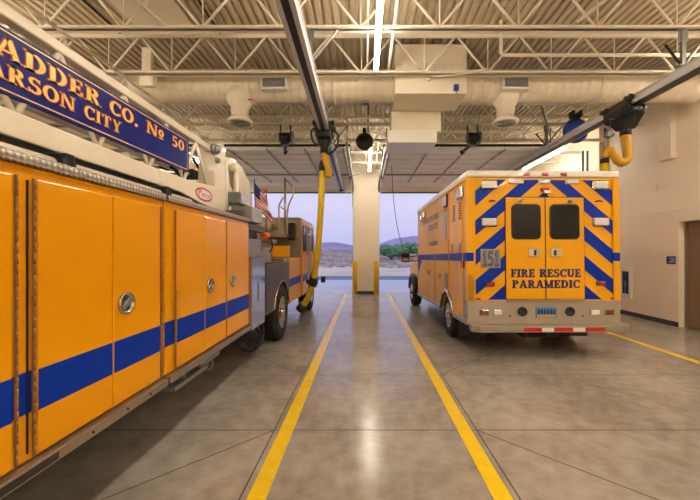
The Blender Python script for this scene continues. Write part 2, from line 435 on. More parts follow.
# ------------------------------------------------------------------ overhead doors, open
def overhead_door(n, x0, x1):
    X0, X1 = x0+.06, x1-.06
    L = 8; ya, yb = 9.35, 13.75; zz = 4.46
    mb = MB(); mb.box(x0-.07,x0-.005,14.40,14.49,0,4.2); mb.box(x1+.005,x1+.07,14.40,14.49,0,4.2)
    root = struct(f'door_{n}', mb, 'doorgrey', 'white sectional overhead door rolled up open, %s' % ('left of the pier' if n == 1 else 'right of the pier'))
    h = (yb-ya)/L
    for k in range(L):
        mb = MB(); a = ya+k*h
        mb.box(X0,X1,a+.008,a+h-.008,zz,zz+.045,.005)
        mb.box(X0,X1,a+.02,a+.05,zz-.03,zz); mb.box(X0,X1,a+h-.05,a+h-.02,zz-.03,zz)
        struct('door_section', mb, 'doorwhite', parent=root)
    # sections that turn down towards the opening
    for (ya_,za_,yb_,zb_) in ((13.76,4.455,14.16,4.35),(14.17,4.345,14.33,4.13)):
        mb = MB()
        d = Vector((0,yb_-ya_,zb_-za_)); nn = Vector((0,-d.z,d.y)).normalized()*.045
        A,B = Vector((X0,ya_,za_)), Vector((X0,yb_,zb_)); E = Vector((X1-X0,0,0))
        t = [A,B,B+nn,A+nn]
        mb.quad(t); mb.quad([q+E for q in t])
        for i in range(4): mb.quad([t[i],t[(i+1)%4],t[(i+1)%4]+E,t[i]+E])
        struct('door_section', mb, 'doorwhite', parent=root)
    for f in (.0,.25,.5,.75,1.):
        xx = X0+.03+(X1-X0-.06)*f
        mb = MB(); mb.box(xx-.022,xx+.022,ya,yb,zz-.04,zz-.002)
        struct('stile', mb, 'doorgrey', parent=root)
    for yy in (12.2,):
        mb = MB(); mb.box(X0,X1,yy-.025,yy+.025,zz-.09,zz-.041); struct('strut', mb, 'doorgrey', parent=root)
    mb = MB(); mb.box(X0,X1,14.28,14.36,4.1,4.135); struct('bottom_seal', mb, 'black', parent=root)
    for sx in (x0-.02, x1+.02):
        mb = MB(); mb.box(sx-.03,sx+.03,9.0,13.6,zz-.02,zz+.06)
        mb.tube([(sx,13.6,zz+.02),(sx,13.95,zz-.03),(sx,14.2,zz-.16),(sx,14.33,zz-.4),(sx,14.36,zz-.9)],.035,6)
        struct('track', mb, 'galv', parent=root)
        for yy in (9.2,11.2,13.0):
            mb = MB(); mb.box(sx-.015,sx+.015,yy-.015,yy+.015,zz+.06,4.95 if yy<13 else 4.95)
            struct('track_hanger', mb, 'galv', parent=root)
    mb = MB(); mb.cyl((x0,14.15,4.72),(x1,14.15,4.72),.035,12)
    for xx in (x0+.15,x0+1.3,x1-1.3,x1-.15): mb.cyl((xx-.1,14.15,4.72),(xx+.1,14.15,4.72),.09,16)
    struct('torsion_shaft', mb, 'darksteel', parent=root)
    return root
overhead_door(1, -4.75, -.48)
overhead_door(2, .60, 4.87)
for i, (a, b) in enumerate(((-4.75,-.48),(.60,4.87))):
    mb = MB(); mb.box(a-.1,b+.1,9.28,9.34,4.53,4.56); mb.box(a-.1,b+.1,9.28,9.29,4.5,4.56)
    t = thing('door_support_angle',((a+b)/2,9.3,4.5),None,None)
    mb.build('angle_bar','darksteel',t)
    for q in (.02,.35,.65,.98):
        mb = MB(); mb.box(a+(b-a)*q-.015,a+(b-a)*q+.015,9.29,9.31,4.56,5.7); mb.build('hanger','steelwhite',t)
    tag(t, 'dark steel angle on hangers holding the near edge of the %s overhead door' % ('left' if i==0 else 'right'), 'steel angle')

# door operators
def operator(x, y, z, label):
    t = thing('door_operator', (x,y,z), label, 'door opener', 'door operators')
    mb = MB(); mb.cyl((x-.16,y,z),(x+.1,y,z),.13,18); mb.cyl((x+.1,y,z),(x+.13,y,z),.09,18); mb.box(x-.12,x+.06,y-.1,y+.1,z-.2,z-.1,.01); mb.build('motor','black',t)
    mb = MB(); mb.lathe([(.001,-.02),(.16,-.02),(.16,.02),(.001,.02)],(x+.16,y,z),'x',20); mb.build('pulley','galv',t)
    mb = MB(); mb.box(x-.16,x-.14,y-.03,y+.03,z,4.95); mb.box(x+.1,x+.12,y-.03,y+.03,z,4.95); mb.build('hanger','darksteel',t)
    mb = MB(); mb.tube([(x,y+.1,z-.16),(x-.12,y+.32,z-.2),(x-.14,y+.55,z-.22)],.028,6); mb.cyl((x-.14,y+.5,z-.24),(x-.14,y+.6,z-.16),.05,8); mb.build('arm','darksteel',t)
    return t
operator(-2.0,8.95,4.62,'black door operator with pulley above the left overhead door')
operator(2.78,8.95,4.62,'black door operator with pulley above the right overhead door')

# ------------------------------------------------------------------ roof joists
ZBc, ZTc = 4.95, 5.668
jy = [2.56,3.84,5.12,6.40,7.68,8.96,10.24,11.52,12.80,14.05]
names = {2.56:'cream roof joist nearest the camera, just out above the frame',3.84:'cream roof joist crossing over the near end of the hose rails',5.12:'cream roof joist carrying the nearest rail hanger struts',
 6.40:'cream roof joist directly in front of the big round duct',7.68:'cream roof joist directly behind the big round duct',8.96:'cream roof joist just before the near edge of the open doors',
 10.24:'cream roof joist over the near part of the open door panels',11.52:'cream roof joist over the middle of the open door panels',12.80:'cream roof joist over the far part of the open door panels',14.05:'cream roof joist right against the door wall'}
def joist(y):
    t = thing('roof_joist', (0,y,ZBc), names[y], 'joist', 'cream open web roof joists')
    mb = MB()
    for s in (-1,1):
        mb.box(XL+.02,XR-.02,y+s*.012,y+s*.06,ZTc,ZTc+.012); mb.box(XL+.02,XR-.02,min(y+s*.012,y+s*.018),max(y+s*.012,y+s*.018),ZTc-.05,ZTc+.012)
    mb.build('top_chord','steelwhite',t)
    mb = MB()
    for s in (-1,1):
        mb.box(XL+.02,XR-.02,min(y+s*.01,y+s*.07),max(y+s*.01,y+s*.07),ZBc,ZBc+.012); mb.box(XL+.02,XR-.02,min(y+s*.01,y+s*.02),max(y+s*.01,y+s*.02),ZBc,ZBc+.06)
    mb.build('bottom_chord','steelwhite',t)
    P = 1.155; x = 1.10-7*P; first = {}
    def web(kind, a, b, r):
        # shared mesh for every repeat along the joist
        if kind not in first:
            mb = MB(); mb.tube([Vector(a), Vector(b)], r, 6)
            o = mb.build('web_'+kind, 'steelwhite', t); first[kind] = (o, a[0])
        else:
            o0, x0 = first[kind]; o = o0.copy(); C.objects.link(o); o.parent = t; o.location = (a[0]-x0,0,0)
    while x < XR-.7:
        if x > XL+.1:
            if x+P/2 < XR: web('rising_bar',(x,y,ZBc+.03),(x+P/2,y,ZTc-.01),.02)
            if x-P/2 > XL: web('falling_bar',(x-.03,y,ZBc+.03),(x-P/2,y,ZTc-.01),.02)
            web('upright_bar',(x,y,ZBc+.04),(x,y,ZTc-.01),.011)
        x += P
    return t
for y in jy: joist(y)
# joists over and behind the camera (seen only in reflections and from other positions)
for y in (1.28,0.,-1.28):
    names[y] = 'cream roof joist overhead behind the frame edge'; joist(y)

# bridging and pipes among the joists
def pipe(pts, r, m, name, label, cat, group=None, n=8):
    mb = MB(); mb.tube(pts, r, n); return tag(mb.build_at(name, m, pts[0]), label, cat, group)
pipe([(2.3,5.9,5.6),(2.3,5.9,5.06),(2.34,5.9,5.02),(6.9,5.9,5.02)],.03,'steelwhite','sprinkler_pipe','cream pipe dropping and running right between roof joists','pipe')
pipe([(.45,-3,5.1),(.45,14.2,5.1)],.028,'steelwhite','sprinkler_main','cream pipe running lengthways beside the centre light strip','pipe')
pipe([(.05,1,5.15),(.05,14.2,5.15)],.016,'steelwhite','electrical_conduit','thin cream conduit running lengthways above centre light strip','conduit')
pipe(smooth_path([(2.2,6.28,5.0),(1.9,6.3,4.93),(1.5,6.35,4.9),(1.2,6.5,4.97)]),.012,'steelwhite','flexible_conduit','cream flexible cable drooping to round sensor on plenum','cable')
pipe([(-5.6,1,5.3),(-4.9,14.2,5.3)],.03,'steelwhite','roof_pipe','cream pipe running lengthways above the ladder boom','pipe')
pipe([(-3.9,3.2,5.55),(-2.9,5.1,5.0)],.025,'steelwhite','sway_brace','slanted cream brace between roof joists over the boom','brace')
pipe([(4.3,2.9,5.6),(3.1,5.1,5.05)],.025,'steelwhite','sway_brace','slanted cream brace between roof joists over the ambulance rail','brace')
pipe([(4.0,8.2,5.6),(4.35,8.2,4.42)],.02,'galv','rail_brace','slanted grey brace above right rail left of the blue reel','brace')
for (x,l) in ((-4.4,'grey roof opening frame bar left of the middle'),(-2.6,'grey roof opening frame bar right of the middle')):
    pipe([(x,5.3,5.64),(x,6.3,5.64)],.02,'darksteel','roof_opening_bar',l,'steel bar')
t = thing('roof_opening', (-3.4,5.75,5.6), 'cream framed roof opening between joists above the round duct', 'roof opening')
mb = MB(); mb.box(-4.3,-2.7,5.25,5.33,5.56,5.68); mb.box(-4.3,-2.7,6.2,6.28,5.56,5.68); mb.build('curb','steelwhite',t)
mb = MB(); mb.box(-4.0,-3.0,5.33,6.2,5.645,5.675); mb.build('cover_panel','duct',t)

# ------------------------------------------------------------------ duct work
t = thing('round_duct', (0,7.03,5.02), 'large cream round duct crossing the whole bay below the joists', 'duct')
mb = MB(); r = .31; prof = []
def ringpts(r): return r
xs = -5.0
prof = [(.001,xs),(r*.9,xs),(r,xs+.06)]
x = xs+.06
while x < 6.6:
    prof += [(r,x),(r+.006,x+.01),(r,x+.02)]; x += .16
prof += [(r,6.62),(r*.6,6.74),(.001,6.78)]
mb.lathe([(a,b) for a,b in prof], (0,7.03,5.02), 'x', 40); mb.build('duct_body','duct',t)
for x in (-4.6,-2.25,-.6,2.3,4.6):
    mb = MB(); mb.lathe([(.315,x-.03),(.335,x-.02),(.335,x+.02),(.315,x+.03)], (0,7.03,5.02),'x',40); mb.build('joint_band','duct',t)
for x0,x1 in ((-1.97,-1.47),(2.62,3.14)):
    mb = MB(); mb.box(x0,x1,6.63,6.76,4.79,5.045,.006)
    g = mb.build('register_frame','white',t)
    mb = MB()
    mb.box(x0+.04,x1-.04,6.624,6.632,4.83,4.995)
    o = mb.build('register_grille','galv',g)
    mb = MB(); n = 16
    for k in range(n):
        xx = x0+.05+(x1-x0-.1)*k/(n-1); mb.box(xx-.004,xx+.004,6.612,6.626,4.835,4.99)
    mb.build('louvre_blades','doorgrey',g)
for x in (-2.5,2.83):
    mb = MB(); mb.tube([(x,7.0,4.95),(x,7.03,4.74),(x,7.03,4.6),(x,7.03,4.38)],[.27,.26,.18,.16],24); s = mb.build('branch_spout','duct',t)
    mb = MB(); mb.lathe([(.16,4.40),(.24,4.33),(.25,4.3),(.25,4.285),(.2,4.285),(.001,4.30)],(x,7.03,0),'z',32); mb.build('round_diffuser','duct',s)
    for q in (.17,.11,.05):
        mb = MB(); mb.lathe([(q,4.272),(q+.022,4.268),(q+.022,4.29),(q,4.29)],(x,7.03,0),'z',28,closed=True); mb.build('diffuser_ring','doorgrey',s)
t = thing('rooftop_plenum', (1.24,6.95,4.68), 'large cream boxy supply plenum with small blue sensor on its face', 'duct box')
mb = MB(); mb.box(.575,1.93,6.58,7.4,4.68,5.61,.01); mb.build('plenum_box','duct',t)
mb = MB(); mb.box(.57,1.62,7.40,8.0,4.24,4.9,.01); mb.build('drop_duct','duct',t)
mb = MB(); mb.box(.49,1.51,7.3,8.1,3.98,4.24,.012); mb.build('outlet_box','white',t)
mb = MB()
for k in range(8): mb.cyl((.68+k*.16,6.575,5.22),(.68+k*.16,6.585,5.22),.01,6)
mb.build('rivets','galv',t)
mb = MB(); mb.box(1.67,1.76,6.52,6.578,4.72,4.83,.008); mb.cyl((1.715,6.55,4.72),(1.715,6.55,4.66),.008,6)
tag(mb.build_at('sensor_box','reelblue',(1.715,6.55,4.72)),'small blue sensor box on face of the plenum','sensor')
mb = MB(); mb.lathe([(.001,-.04),(.03,-.04),(.042,-.01),(.042,.0)],(1.2,6.578,4.95),'y',16)
tag(mb.build_at('round_sensor','white',(1.2,6.57,4.95)),'small white round sensor on plenum below joist','sensor')
mb = MB(); mb.box(-4.13,-3.95,6.48,6.58,4.8,5.5,.01); mb.box(-4.17,-3.91,6.47,6.6,4.78,5.0,.01)
tag(mb.build_at('hanging_junction_box','steelwhite',(-4.04,6.5,4.78)),'cream vertical hanging box in front of the round duct','junction box')
t = thing('heat_detector', (.18,7.0,4.7), 'small dark grey detector under duct above the red conduit', 'detector')
mb = MB(); mb.cyl((.02,7.0,4.70),(.02,7.0,4.66),.07,14); mb.box(-.06,.1,6.96,7.04,4.66,4.68); mb.build('detector_head','galv',t)
mb = MB(); mb.cyl((-2.46,6.9,4.72),(-2.2,6.9,4.70),.012,8); mb.cyl((-2.44,6.9,4.69),(-2.44,6.9,4.74),.02,8)
tag(mb.build_at('pipe_valve','red',(-2.4,6.9,4.7)),'small red valve on pipe under round duct','valve')

# ------------------------------------------------------------------ light strips
def light_strip(x, y0, y1, label, z=4.85):
    t = thing('linear_light', (x,(y0+y1)/2,z), label, 'ceiling light', 'suspended linear lights')
    mb = MB(); mb.box(x-.045,x+.045,y0-.02,y1+.02,z+.012,z+.06,.008); mb.build('housing','white',t)
    mb = MB(); mb.box(x-.036,x+.036,y0,y1,z+.06,z+.075,.004); mb.build('added_uplight','uplight_glow',t)  # added emitter facing up, lights the roof deck
    mb = MB(); mb.box(x-.036,x+.036,y0,y1,z-.02,z+.012,.008); mb.build('diffuser','tube',t)
    mb = MB()
    n = max(2,int((y1-y0)/1.6)+1)
    for k in range(n):
        yy = y0+.1+(y1-y0-.2)*k/(n-1); mb.cyl((x,yy,z+.07),(x,yy,ZT+.02),.006,6)
    mb.build('suspension_rods','galv',t)
light_strip(.2,1.3,6.06,'long glowing light strip nearest overhead above the aisle')
light_strip(.19,10.6,13.6,'glowing light strip hanging in front of the centre pier')
light_strip(6.1,10.6,13.4,'glowing light strip just below the right hose rail')
light_strip(6.1,1.3,6.06,'glowing light strip near the right wall beyond the frame')
light_strip(-5.8,1.3,6.06,'glowing light strip above far side of the ladder truck')
light_strip(-5.8,10.6,13.4,'glowing light strip hidden behind the ladder boom')
light_strip(.2,-4.6,-.6,'added unseen light strip overhead behind the camera, centre row')  # strips from here down are unseen, added for more light from behind
light_strip(6.1,-4.6,-.6,'added unseen light strip overhead behind the camera, right row')
light_strip(-2.9,-4.6,-.6,'added unseen light strip overhead behind the camera, left bay')
light_strip(3.1,-4.6,-.6,'added unseen light strip overhead behind the camera, right bay')
light_strip(-5.8,-4.6,-.6,'added unseen light strip overhead behind the camera, far left row')

# ------------------------------------------------------------------ hose rails, trolleys and hoses
def rail(p0, p1, w, h, label, group='aluminium hose rails', k=.42):
    p0, p1 = Vector(p0), Vector(p1)
    t = thing('exhaust_hose_rail', tuple((p0+p1)/2), label, 'rail', group)
    d = (p1-p0).normalized(); s = Vector((d.y,-d.x,0)); u = Vector((0,0,1))
    def sweep(poly, name, m):
        mb = MB()
        A = [p0+s*a+u*b for a,b in poly]; B = [p1+s*a+u*b for a,b in poly]
        mb.quad(A); mb.quad(B)
        for i in range(len(poly)): j=(i+1)%len(poly); mb.quad([A[i],A[j],B[j],B[i]])
        return mb.build(name, m, t)
    W, Hh = w/2, h/2
    sweep([(-W,-Hh),(-W*k,-Hh),(-W*k,-Hh*.6),(W*k,-Hh*.6),(W*k,-Hh),(W,-Hh),(W,-Hh*.2),(W*.72,0),(W*.72,Hh*.7),(W,Hh),(-W,Hh),(-W*.72,Hh*.7),(-W*.72,0),(-W,-Hh*.2)],'rail_profile','rail')
    sweep([(-W*k*.98,-Hh*1.03),(W*k*.98,-Hh*1.03),(W*k*.98,-Hh*.7),(-W*k*.98,-Hh*.7)],'rubber_slot','slot')
    mb = MB(); e = p1
    mb.box(e.x-W*1.1,e.x+W*1.1,e.y,e.y+.05,e.z-Hh*1.3,e.z+Hh*1.05,.008); mb.box(e.x-W*.5,e.x+W*.5,e.y-.2,e.y-.04,e.z-Hh*1.7,e.z-Hh*1.05,.01); mb.build('end_stop','slot',t)
    return t
railL = rail((-.74,-1.,4.3),(-.93,14.1,4.3),.2,.2,'aluminium hose rail above aisle edge beside the ladder truck')
railR = rail((4.66,-1.,4.3),(4.66,12.4,4.3),.21,.14,'aluminium hose rail running directly over the ambulance roof',k=.86)
def hanger(x, y, label):
    t = thing('rail_hanger', (x,y,4.4), label, 'hanger', 'rail hangers')
    mb = MB(); mb.box(x-.03,x+.03,y-.02,y+.02,4.42,4.95); mb.box(x-.09,x+.09,y-.05,y+.05,4.41,4.43); mb.box(x-.07,x+.07,y-.006,y+.006,4.78,4.96); mb.build('drop_strut','galv',t)
    mb = MB(); mb.tube([(x+.05,y,4.5),(x+.42,y,4.95)],.02,4); mb.build('brace','galv',t)
    mb = MB(); mb.tube([(x-.05,y,4.46),(x-.28,y-.02,4.72)],.022,4); mb.build('brace','darksteel',t)
hanger(-.81,5.12,'grey strut hanger on left rail at the second joist')
hanger(-.84,8.96,'grey strut hanger on left rail behind the trolley')
hanger(-.9,12.8,'grey strut hanger on left rail near its far end')
hanger(4.66,5.12,'grey strut hanger on ambulance rail, nearest one')
hanger(4.66,8.96,'grey strut hanger on right rail behind the blue reel')

# left trolley + hose
x, y = -.845, 7.4
t = thing('hose_trolley', (x,y,4.0), 'black hose trolley with looped air lines above the ladder truck hose', 'hose trolley', 'hose trolleys')
mb = MB(); mb.box(x-.16,x+.16,y-.28,y+.28,4.06,4.2,.02); mb.box(x-.19,x-.11,y-.22,y+.22,4.15,4.4,.02); mb.box(x+.11,x+.19,y-.22,y+.22,4.15,4.4,.02); mb.build('carriage','black',t)
mb = MB(); mb.tube([(x,y,4.1),(x,y,3.98),(x,y,3.9),(x,y,3.78)],[.17,.13,.09,.085],18); mb.build('funnel','black',t)
for s in (-1,1):
    for q in (-.2,.2):
        mb = MB(); mb.cyl((x+s*.17,y+q,4.36),(x+s*.22,y+q,4.36),.05,12); mb.build('wheel','black',t)
mb = MB(); mb.tube(smooth_path([(x+.15,y-.25,4.2),(x+.3,y-.27,4.1),(x+.28,y-.25,3.85),(x+.12,y-.2,3.72),(x+.02,y-.15,3.8)]),.022,8); mb.build('air_line','black',t)
mb = MB(); mb.tube(smooth_path([(x-.15,y-.25,4.25),(x-.24,y-.27,4.15),(x-.2,y-.27,3.95),(x-.1,y-.2,3.9)]),.02,8); mb.build('air_line','black',t)
t = thing('exhaust_hose', (-.9,7.5,.4), 'long straight yellow exhaust hose hanging down to the ladder truck', 'hose', 'yellow exhaust hoses')
pts = smooth_path([(x,7.4,3.85),(x+.02,7.4,3.66),(x+.07,7.42,3.46),(x+.08,7.44,3.34)],14)
mb = MB(); mb.tube(pts,.08,14,ribs=.14)
mb.lathe([(.001,3.27),(.05,3.28),(.088,3.34)],(x+.08,7.44,0),'z',14)
mb.build('upper_flex_hose','hoseo',t)
pts = smooth_path([(-.9,7.5,3.5),(-.93,7.56,2.9),(-.99,7.7,2.2),(-1.06,7.85,1.6),(-1.17,8.05,1.05)],10)
mb = MB(); mb.tube(pts,.068,14); mb.build('straight_hose','hose',t)
mb = MB(); mb.tube([(-.9,7.5,3.44),(-.9,7.49,3.54),(-.89,7.48,3.66)],[.08,.076,.05],14); mb.build('black_cuff','black',t)
mb = MB(); mb.tube(smooth_path([(-1.17,8.05,1.05),(-1.24,8.12,.85),(-1.33,8.2,.62),(-1.45,8.28,.42)],6),.07,14); mb.build('lower_hose','hose',t)
mb = MB(); mb.tube([(-1.14,8.02,1.12),(-1.2,8.08,.95)],.1,14); mb.box(-1.32,-1.06,7.9,8.0,.98,1.08,.015); mb.box(-1.0,-.9,8.0,8.1,1.0,1.14,.01); mb.build('clamp','black',t)
mb = MB(); mb.tube([(-1.43,8.27,.46),(-1.53,8.32,.33)],[.1,.12],14); mb.build('nozzle','black',t)

# right trolley + hose
x, y = 4.66, 6.25
t = thing('hose_trolley', (x,y,3.95), 'large black hose trolley with funnel above the ambulance roof', 'hose trolley', 'hose trolleys')
mb = MB(); mb.box(x-.13,x+.13,y-.34,y+.38,4.08,4.2,.03); mb.box(x-.16,x-.11,y-.3,y+.36,4.12,4.36,.02)
mb.prism([(y-.32,4.08),(y+.32,4.08),(y+.1,3.88),(y-.1,3.88)],'x',x-.11,x+.11,bev=.015); mb.build('carriage','black',t)
mb = MB(); mb.tube([(x,y,3.95),(x,y,3.86),(x,y,3.78)],[.1,.09,.09],18); mb.build('funnel','black',t)
mb = MB()
mb.box(x-.166,x-.16,y-.1,y+.3,4.22,4.25)
mb.build('amber_band','amber',t)
for q in (-.42,-.3,.3,.42):
    mb = MB(); mb.cyl((x-.2,y+q*.85,4.32),(x-.15,y+q*.85,4.32),.045,12); mb.build('wheel','black',t)
mb = MB(); mb.tube(smooth_path([(x-.1,y-.3,4.1),(x-.05,y-.42,4.04),(x,y-.43,4.12),(x+.02,y-.35,4.18)]),.018,8); mb.cyl((x-.12,y+.35,4.03),(x-.12,y+.35,3.88),.02,8); mb.cyl((x-.12,y-.33,4.03),(x-.12,y-.33,3.86),.02,8); mb.build('air_line','black',t)
t = thing('exhaust_hose', (4.6,6.25,.4), 'amber ribbed exhaust hose curling down behind the ambulance roof', 'hose', 'yellow exhaust hoses')
mb = MB(); mb.tube(smooth_path([(4.66,6.25,3.8),(4.68,6.25,3.64),(4.70,6.25,3.48),(4.68,6.25,3.36),(4.60,6.25,3.30),(4.52,6.26,3.35),(4.47,6.28,3.46),(4.41,6.32,3.52),(4.36,6.36,3.42)],6),.085,16,ribs=.16); mb.build('upper_flex_hose','hoseo',t)
mb = MB(); mb.tube([(4.36,6.36,3.34),(4.37,6.4,2.2),(4.40,6.5,1.2),(4.38,6.6,.5)],.062,14); mb.build('straight_hose','hose',t)
mb = MB(); mb.tube([(4.36,6.36,3.31),(4.358,6.36,3.39)],.07,14); mb.build('black_cuff','black',t)
mb = MB(); mb.prism([(4.38,3.90),(4.48,3.91),(4.52,3.81),(4.44,3.76),(4.36,3.79)],'y',6.3,6.4,bev=.02); mb.cyl((4.46,6.35,3.9),(4.46,6.35,4.12),.006,6); mb.box(4.44,4.6,6.34,6.36,4.1,4.12)
tag(mb.build_at('balancer_block','galv',(4.45,6.35,3.85)),'small grey block hanging left of the right trolley','balancer')

# reels
t = thing('air_hose_reel', (4.88,8.1,4.3), 'round blue hose reel hanging behind right rail', 'hose reel')
mb = MB(); mb.lathe([(.001,-.12),(.2,-.12),(.27,-.06),(.28,0),(.27,.06),(.2,.12),(.001,.12)],(4.88,8.1,4.5),'y',28); mb.build('reel_case','reelblue',t)
mb = MB(); mb.box(4.8,4.96,8.04,8.16,4.76,4.88,.01); mb.box(4.78,4.81,8.0,8.2,4.8,4.95); mb.box(4.95,4.98,8.0,8.2,4.8,4.95); mb.build('bracket','black',t)
t = thing('cord_reel', (0.0,9.9,4.6), 'dark round cord reel above the pier strip light', 'cord reel')
mb = MB(); mb.lathe([(.001,-.1),(.18,-.1),(.24,-.05),(.25,0),(.24,.05),(.18,.1),(.001,.1)],(0,9.9,4.82),'y',28); mb.build('reel_case','black',t)
mb = MB(); mb.box(-.05,.05,9.85,9.95,5.05,5.2); mb.build('bracket','darksteel',t)
pipe([(.1,9.5,5.69),(.1,9.5,4.95)],.022,'copper','red_conduit','thin copper red conduit dropping to the cord reel','conduit')
pipe(smooth_path([(.85,11.0,4.4),(.92,10.9,3.2),(1.05,10.8,2.3),(1.22,10.6,1.72),(1.35,10.55,1.62)]),.009,'black','pull_cord','thin black cord hanging to the ambulance mirror','cord')
pipe([(-.55,14.1,4.9),(-.55,13.3,4.6),(-.2,12.6,4.5),(-.2,12.3,4.5)],.02,'steelwhite','bent_bracket','cream bent bracket arm left of pier light','bracket')

# ================================================================== wheels
def wheel(root, xo, side, y, r, w, rimm='chrome', X=None, z=None):
    """xo outer face x, side -1 if outer face looks to +x... side=+1 outer towards +x"""
    z = r if z is None else z
    c = (xo, y, z); s = -side
    mb = MB(); ri = r*.58
    mb.lathe([(ri,s*.01),(ri*1.12,s*0),(r*.8,-s*.008),(r*.93,s*.005),(r*.985,s*.035),(r,s*.07),(r,s*(w-.07)),(r*.985,s*(w-.035)),(r*.9,s*w),(ri,s*w)],c,'x',40)
    for k in range(36):
        a = 2*PI*k/36
        R = Matrix.Rotation(a,3,'X')
        mb.box(min(xo+s*.04,xo+s*(w*.45)),max(xo+s*.04,xo+s*(w*.45)),y-.018,y+.018,z+r-.006,z+r+.007,rot=(R,c))
    t = mb.build('wheel','rubber',root,X)
    mb = MB()
    mb.lathe([(ri,s*.005),(ri*.97,s*-.006),(ri*.92,s*.02),(ri*.86,s*.07),(ri*.5,s*.09),(ri*.46,s*.05),(ri*.34,s*.04),(ri*.32,s*-.03),(ri*.2,s*-.045),(.001,s*-.05)],c,'x',36)
    for k in range(10):
        a = 2*PI*k/10
        py, pz = y+ri*.62*math.cos(a), z+ri*.62*math.sin(a)
        mb.cyl((xo+s*.09,py,pz),(xo+s*.05,py,pz),.016,6)
    mb.build('rim',rimm,t,X)
    mb = MB()
    for k in range(10):
        a = 2*PI*(k+.5)/10
        py, pz = y+ri*.74*math.cos(a), z+ri*.74*math.sin(a)
        mb.cyl((xo+s*.072,py,pz),(xo+s*.0775,py,pz),ri*.085,10)
    mb.build('hand_hole','black',t,X)

# ================================================================== LADDER TRUCK
XS = -1.62                       # side face
XF = XS-2.45                     # far side
LT = thing('ladder_truck', (-2.85,5.0,0), 'long orange ladder fire truck with blue stripe and navy name board', 'fire truck')
SZ0, SZ1 = .915, 1.118            # blue stripe
def side_band(mb, x, y0, y1, mi=1, off=.002):
    mb.box(x-.002,x+off,y0,y1,SZ0,SZ1,mi=mi)
# trailer body
mb = MB(); mb.box(XF,XS-.02,-3.2,2.845,.68,2.12,.012); side_band(mb,XS-.02,-3.2,2.845); mb.build('trailer_body','orange' if False else ['orange','blue'],LT)
mb = MB(); mb.box(XF,XS-.02,2.875,4.93,.68,2.12,.012); side_band(mb,XS-.02,2.875,4.93); mb.build('forward_body',['orange','blue'],LT)
mb = MB(); mb.box(XF+.05,XS-.06,2.83,2.9,.7,2.1); mb.build('body_gap','darksteel',LT)
def cdoor(y0, y1, hinge=None, latch=None, z0=.70, z1=2.06):
    mb = MB(); mb.box(XS-.022,XS,y0,y1,z0,z1,.006)
    mb.box(XS-.001,XS+.0015,y0+.004,y1-.004,SZ0,SZ1,mi=1)
    d = mb.build('compartment_door',['orange','blue'],LT)
    if hinge is not None:
        mb = MB(); mb.box(XS-.006,XS+.004,hinge-.006,hinge+.006,z0,z1); z = z0
        n = 26
        for k in range(n):
            za = z0+(z1-z0)*k/n; mb.cyl((XS+.006,hinge,za+.004),(XS+.006,hinge,za+(z1-z0)/n-.004),.0045,8)
        mb.build('piano_hinge','hinge',d)
    if latch is not None:
        ly, lz = latch
        mb = MB()
        mb.lathe([(.078,0),(.078,.012),(.07,.018),(.06,.012),(.056,.002),(.05,.002),(.03,.002),(.001,.002)],(XS,ly,lz),'x',32)
        mb.build('latch_ring','chrome',d)
        mb = MB(); R = Matrix.Rotation(math.radians(35),3,'X')
        mb.box(XS+.004,XS+.016,ly-.048,ly+.048,lz-.018,lz+.018,.005,rot=(R,(XS,ly,lz))); mb.cyl((XS,ly,lz),(XS+.022,ly,lz),.017,14); mb.build('latch_handle','galv',d)
cdoor(-.6,1.612,1.628)
cdoor(1.735,2.252,1.715)
cdoor(2.262,2.775,2.79,(2.377,1.352))
cdoor(3.02,3.55,3.0)
cdoor(3.56,4.10,4.105,(3.67,1.352))
cdoor(4.13,4.90,None,(4.30,1.348))
for yy in (1.699,4.115):
    mb = MB(); mb.box(XS-.02,XS-.014,yy-.004,yy+.004,.72,2.05); mb.build('door_seam','darksteel',LT)
# running board / rub rail
mb = MB(); mb.box(XS-.06,XS+.03,-3.2,2.84,.615,.675,.008); mb.build('rub_rail','alum',LT)
mb = MB(); mb.box(XS-.06,XS+.03,2.88,4.95,.615,.675,.008); mb.build('rub_rail','alum',LT)
for yy in (2.05,2.35,2.6):
    mb = MB(); mb.cyl((XS+.03,yy,.645),(XS+.035,yy,.645),.008,8); mb.build('bolt_head','darksteel',LT)
mb = MB()
for k in range(5): mb.box(XS+.028,XS+.033,1.3,1.82,.628+k*.008,.632+k*.008)
mb.build('marker_insert','darksteel',LT)
mb = MB(); mb.box(XS-.05,XS+.012,-3.2,2.84,2.122,2.172,.006); mb.box(XS-.4,XS,-3.2,2.84,2.15,2.168); mb.build('tread_plate_edge','dia',LT)
mb = MB(); mb.box(XS-.05,XS+.012,2.88,4.94,2.122,2.172,.006); mb.box(XS-.4,XS,2.88,4.94,2.15,2.168); mb.build('tread_plate_edge','dia',LT)
# underside
mb = MB(); mb.box(XF+.3,XS-.35,-3.2,5.6,.42,.68); mb.box(XF+.2,XS-.15,-3.,5.3,.6,.68); mb.build('chassis_frame','darksteel',LT)
mb = MB(); mb.box(XS-.3,XS-.04,3.2,3.26,.5,.62); mb.box(XS-.2,XS+.0,3.0,3.6,.5,.54,.008); mb.box(XS-.2,XS+.01,3.45,3.9,.56,.6,.008); mb.tube(arc and [(XS-.02,3.72+.07*math.cos(a),.5+.05*math.sin(a)) for a in [i*PI/6 for i in range(13)]],.006,6,caps=False); mb.build('folding_step','galv',LT)
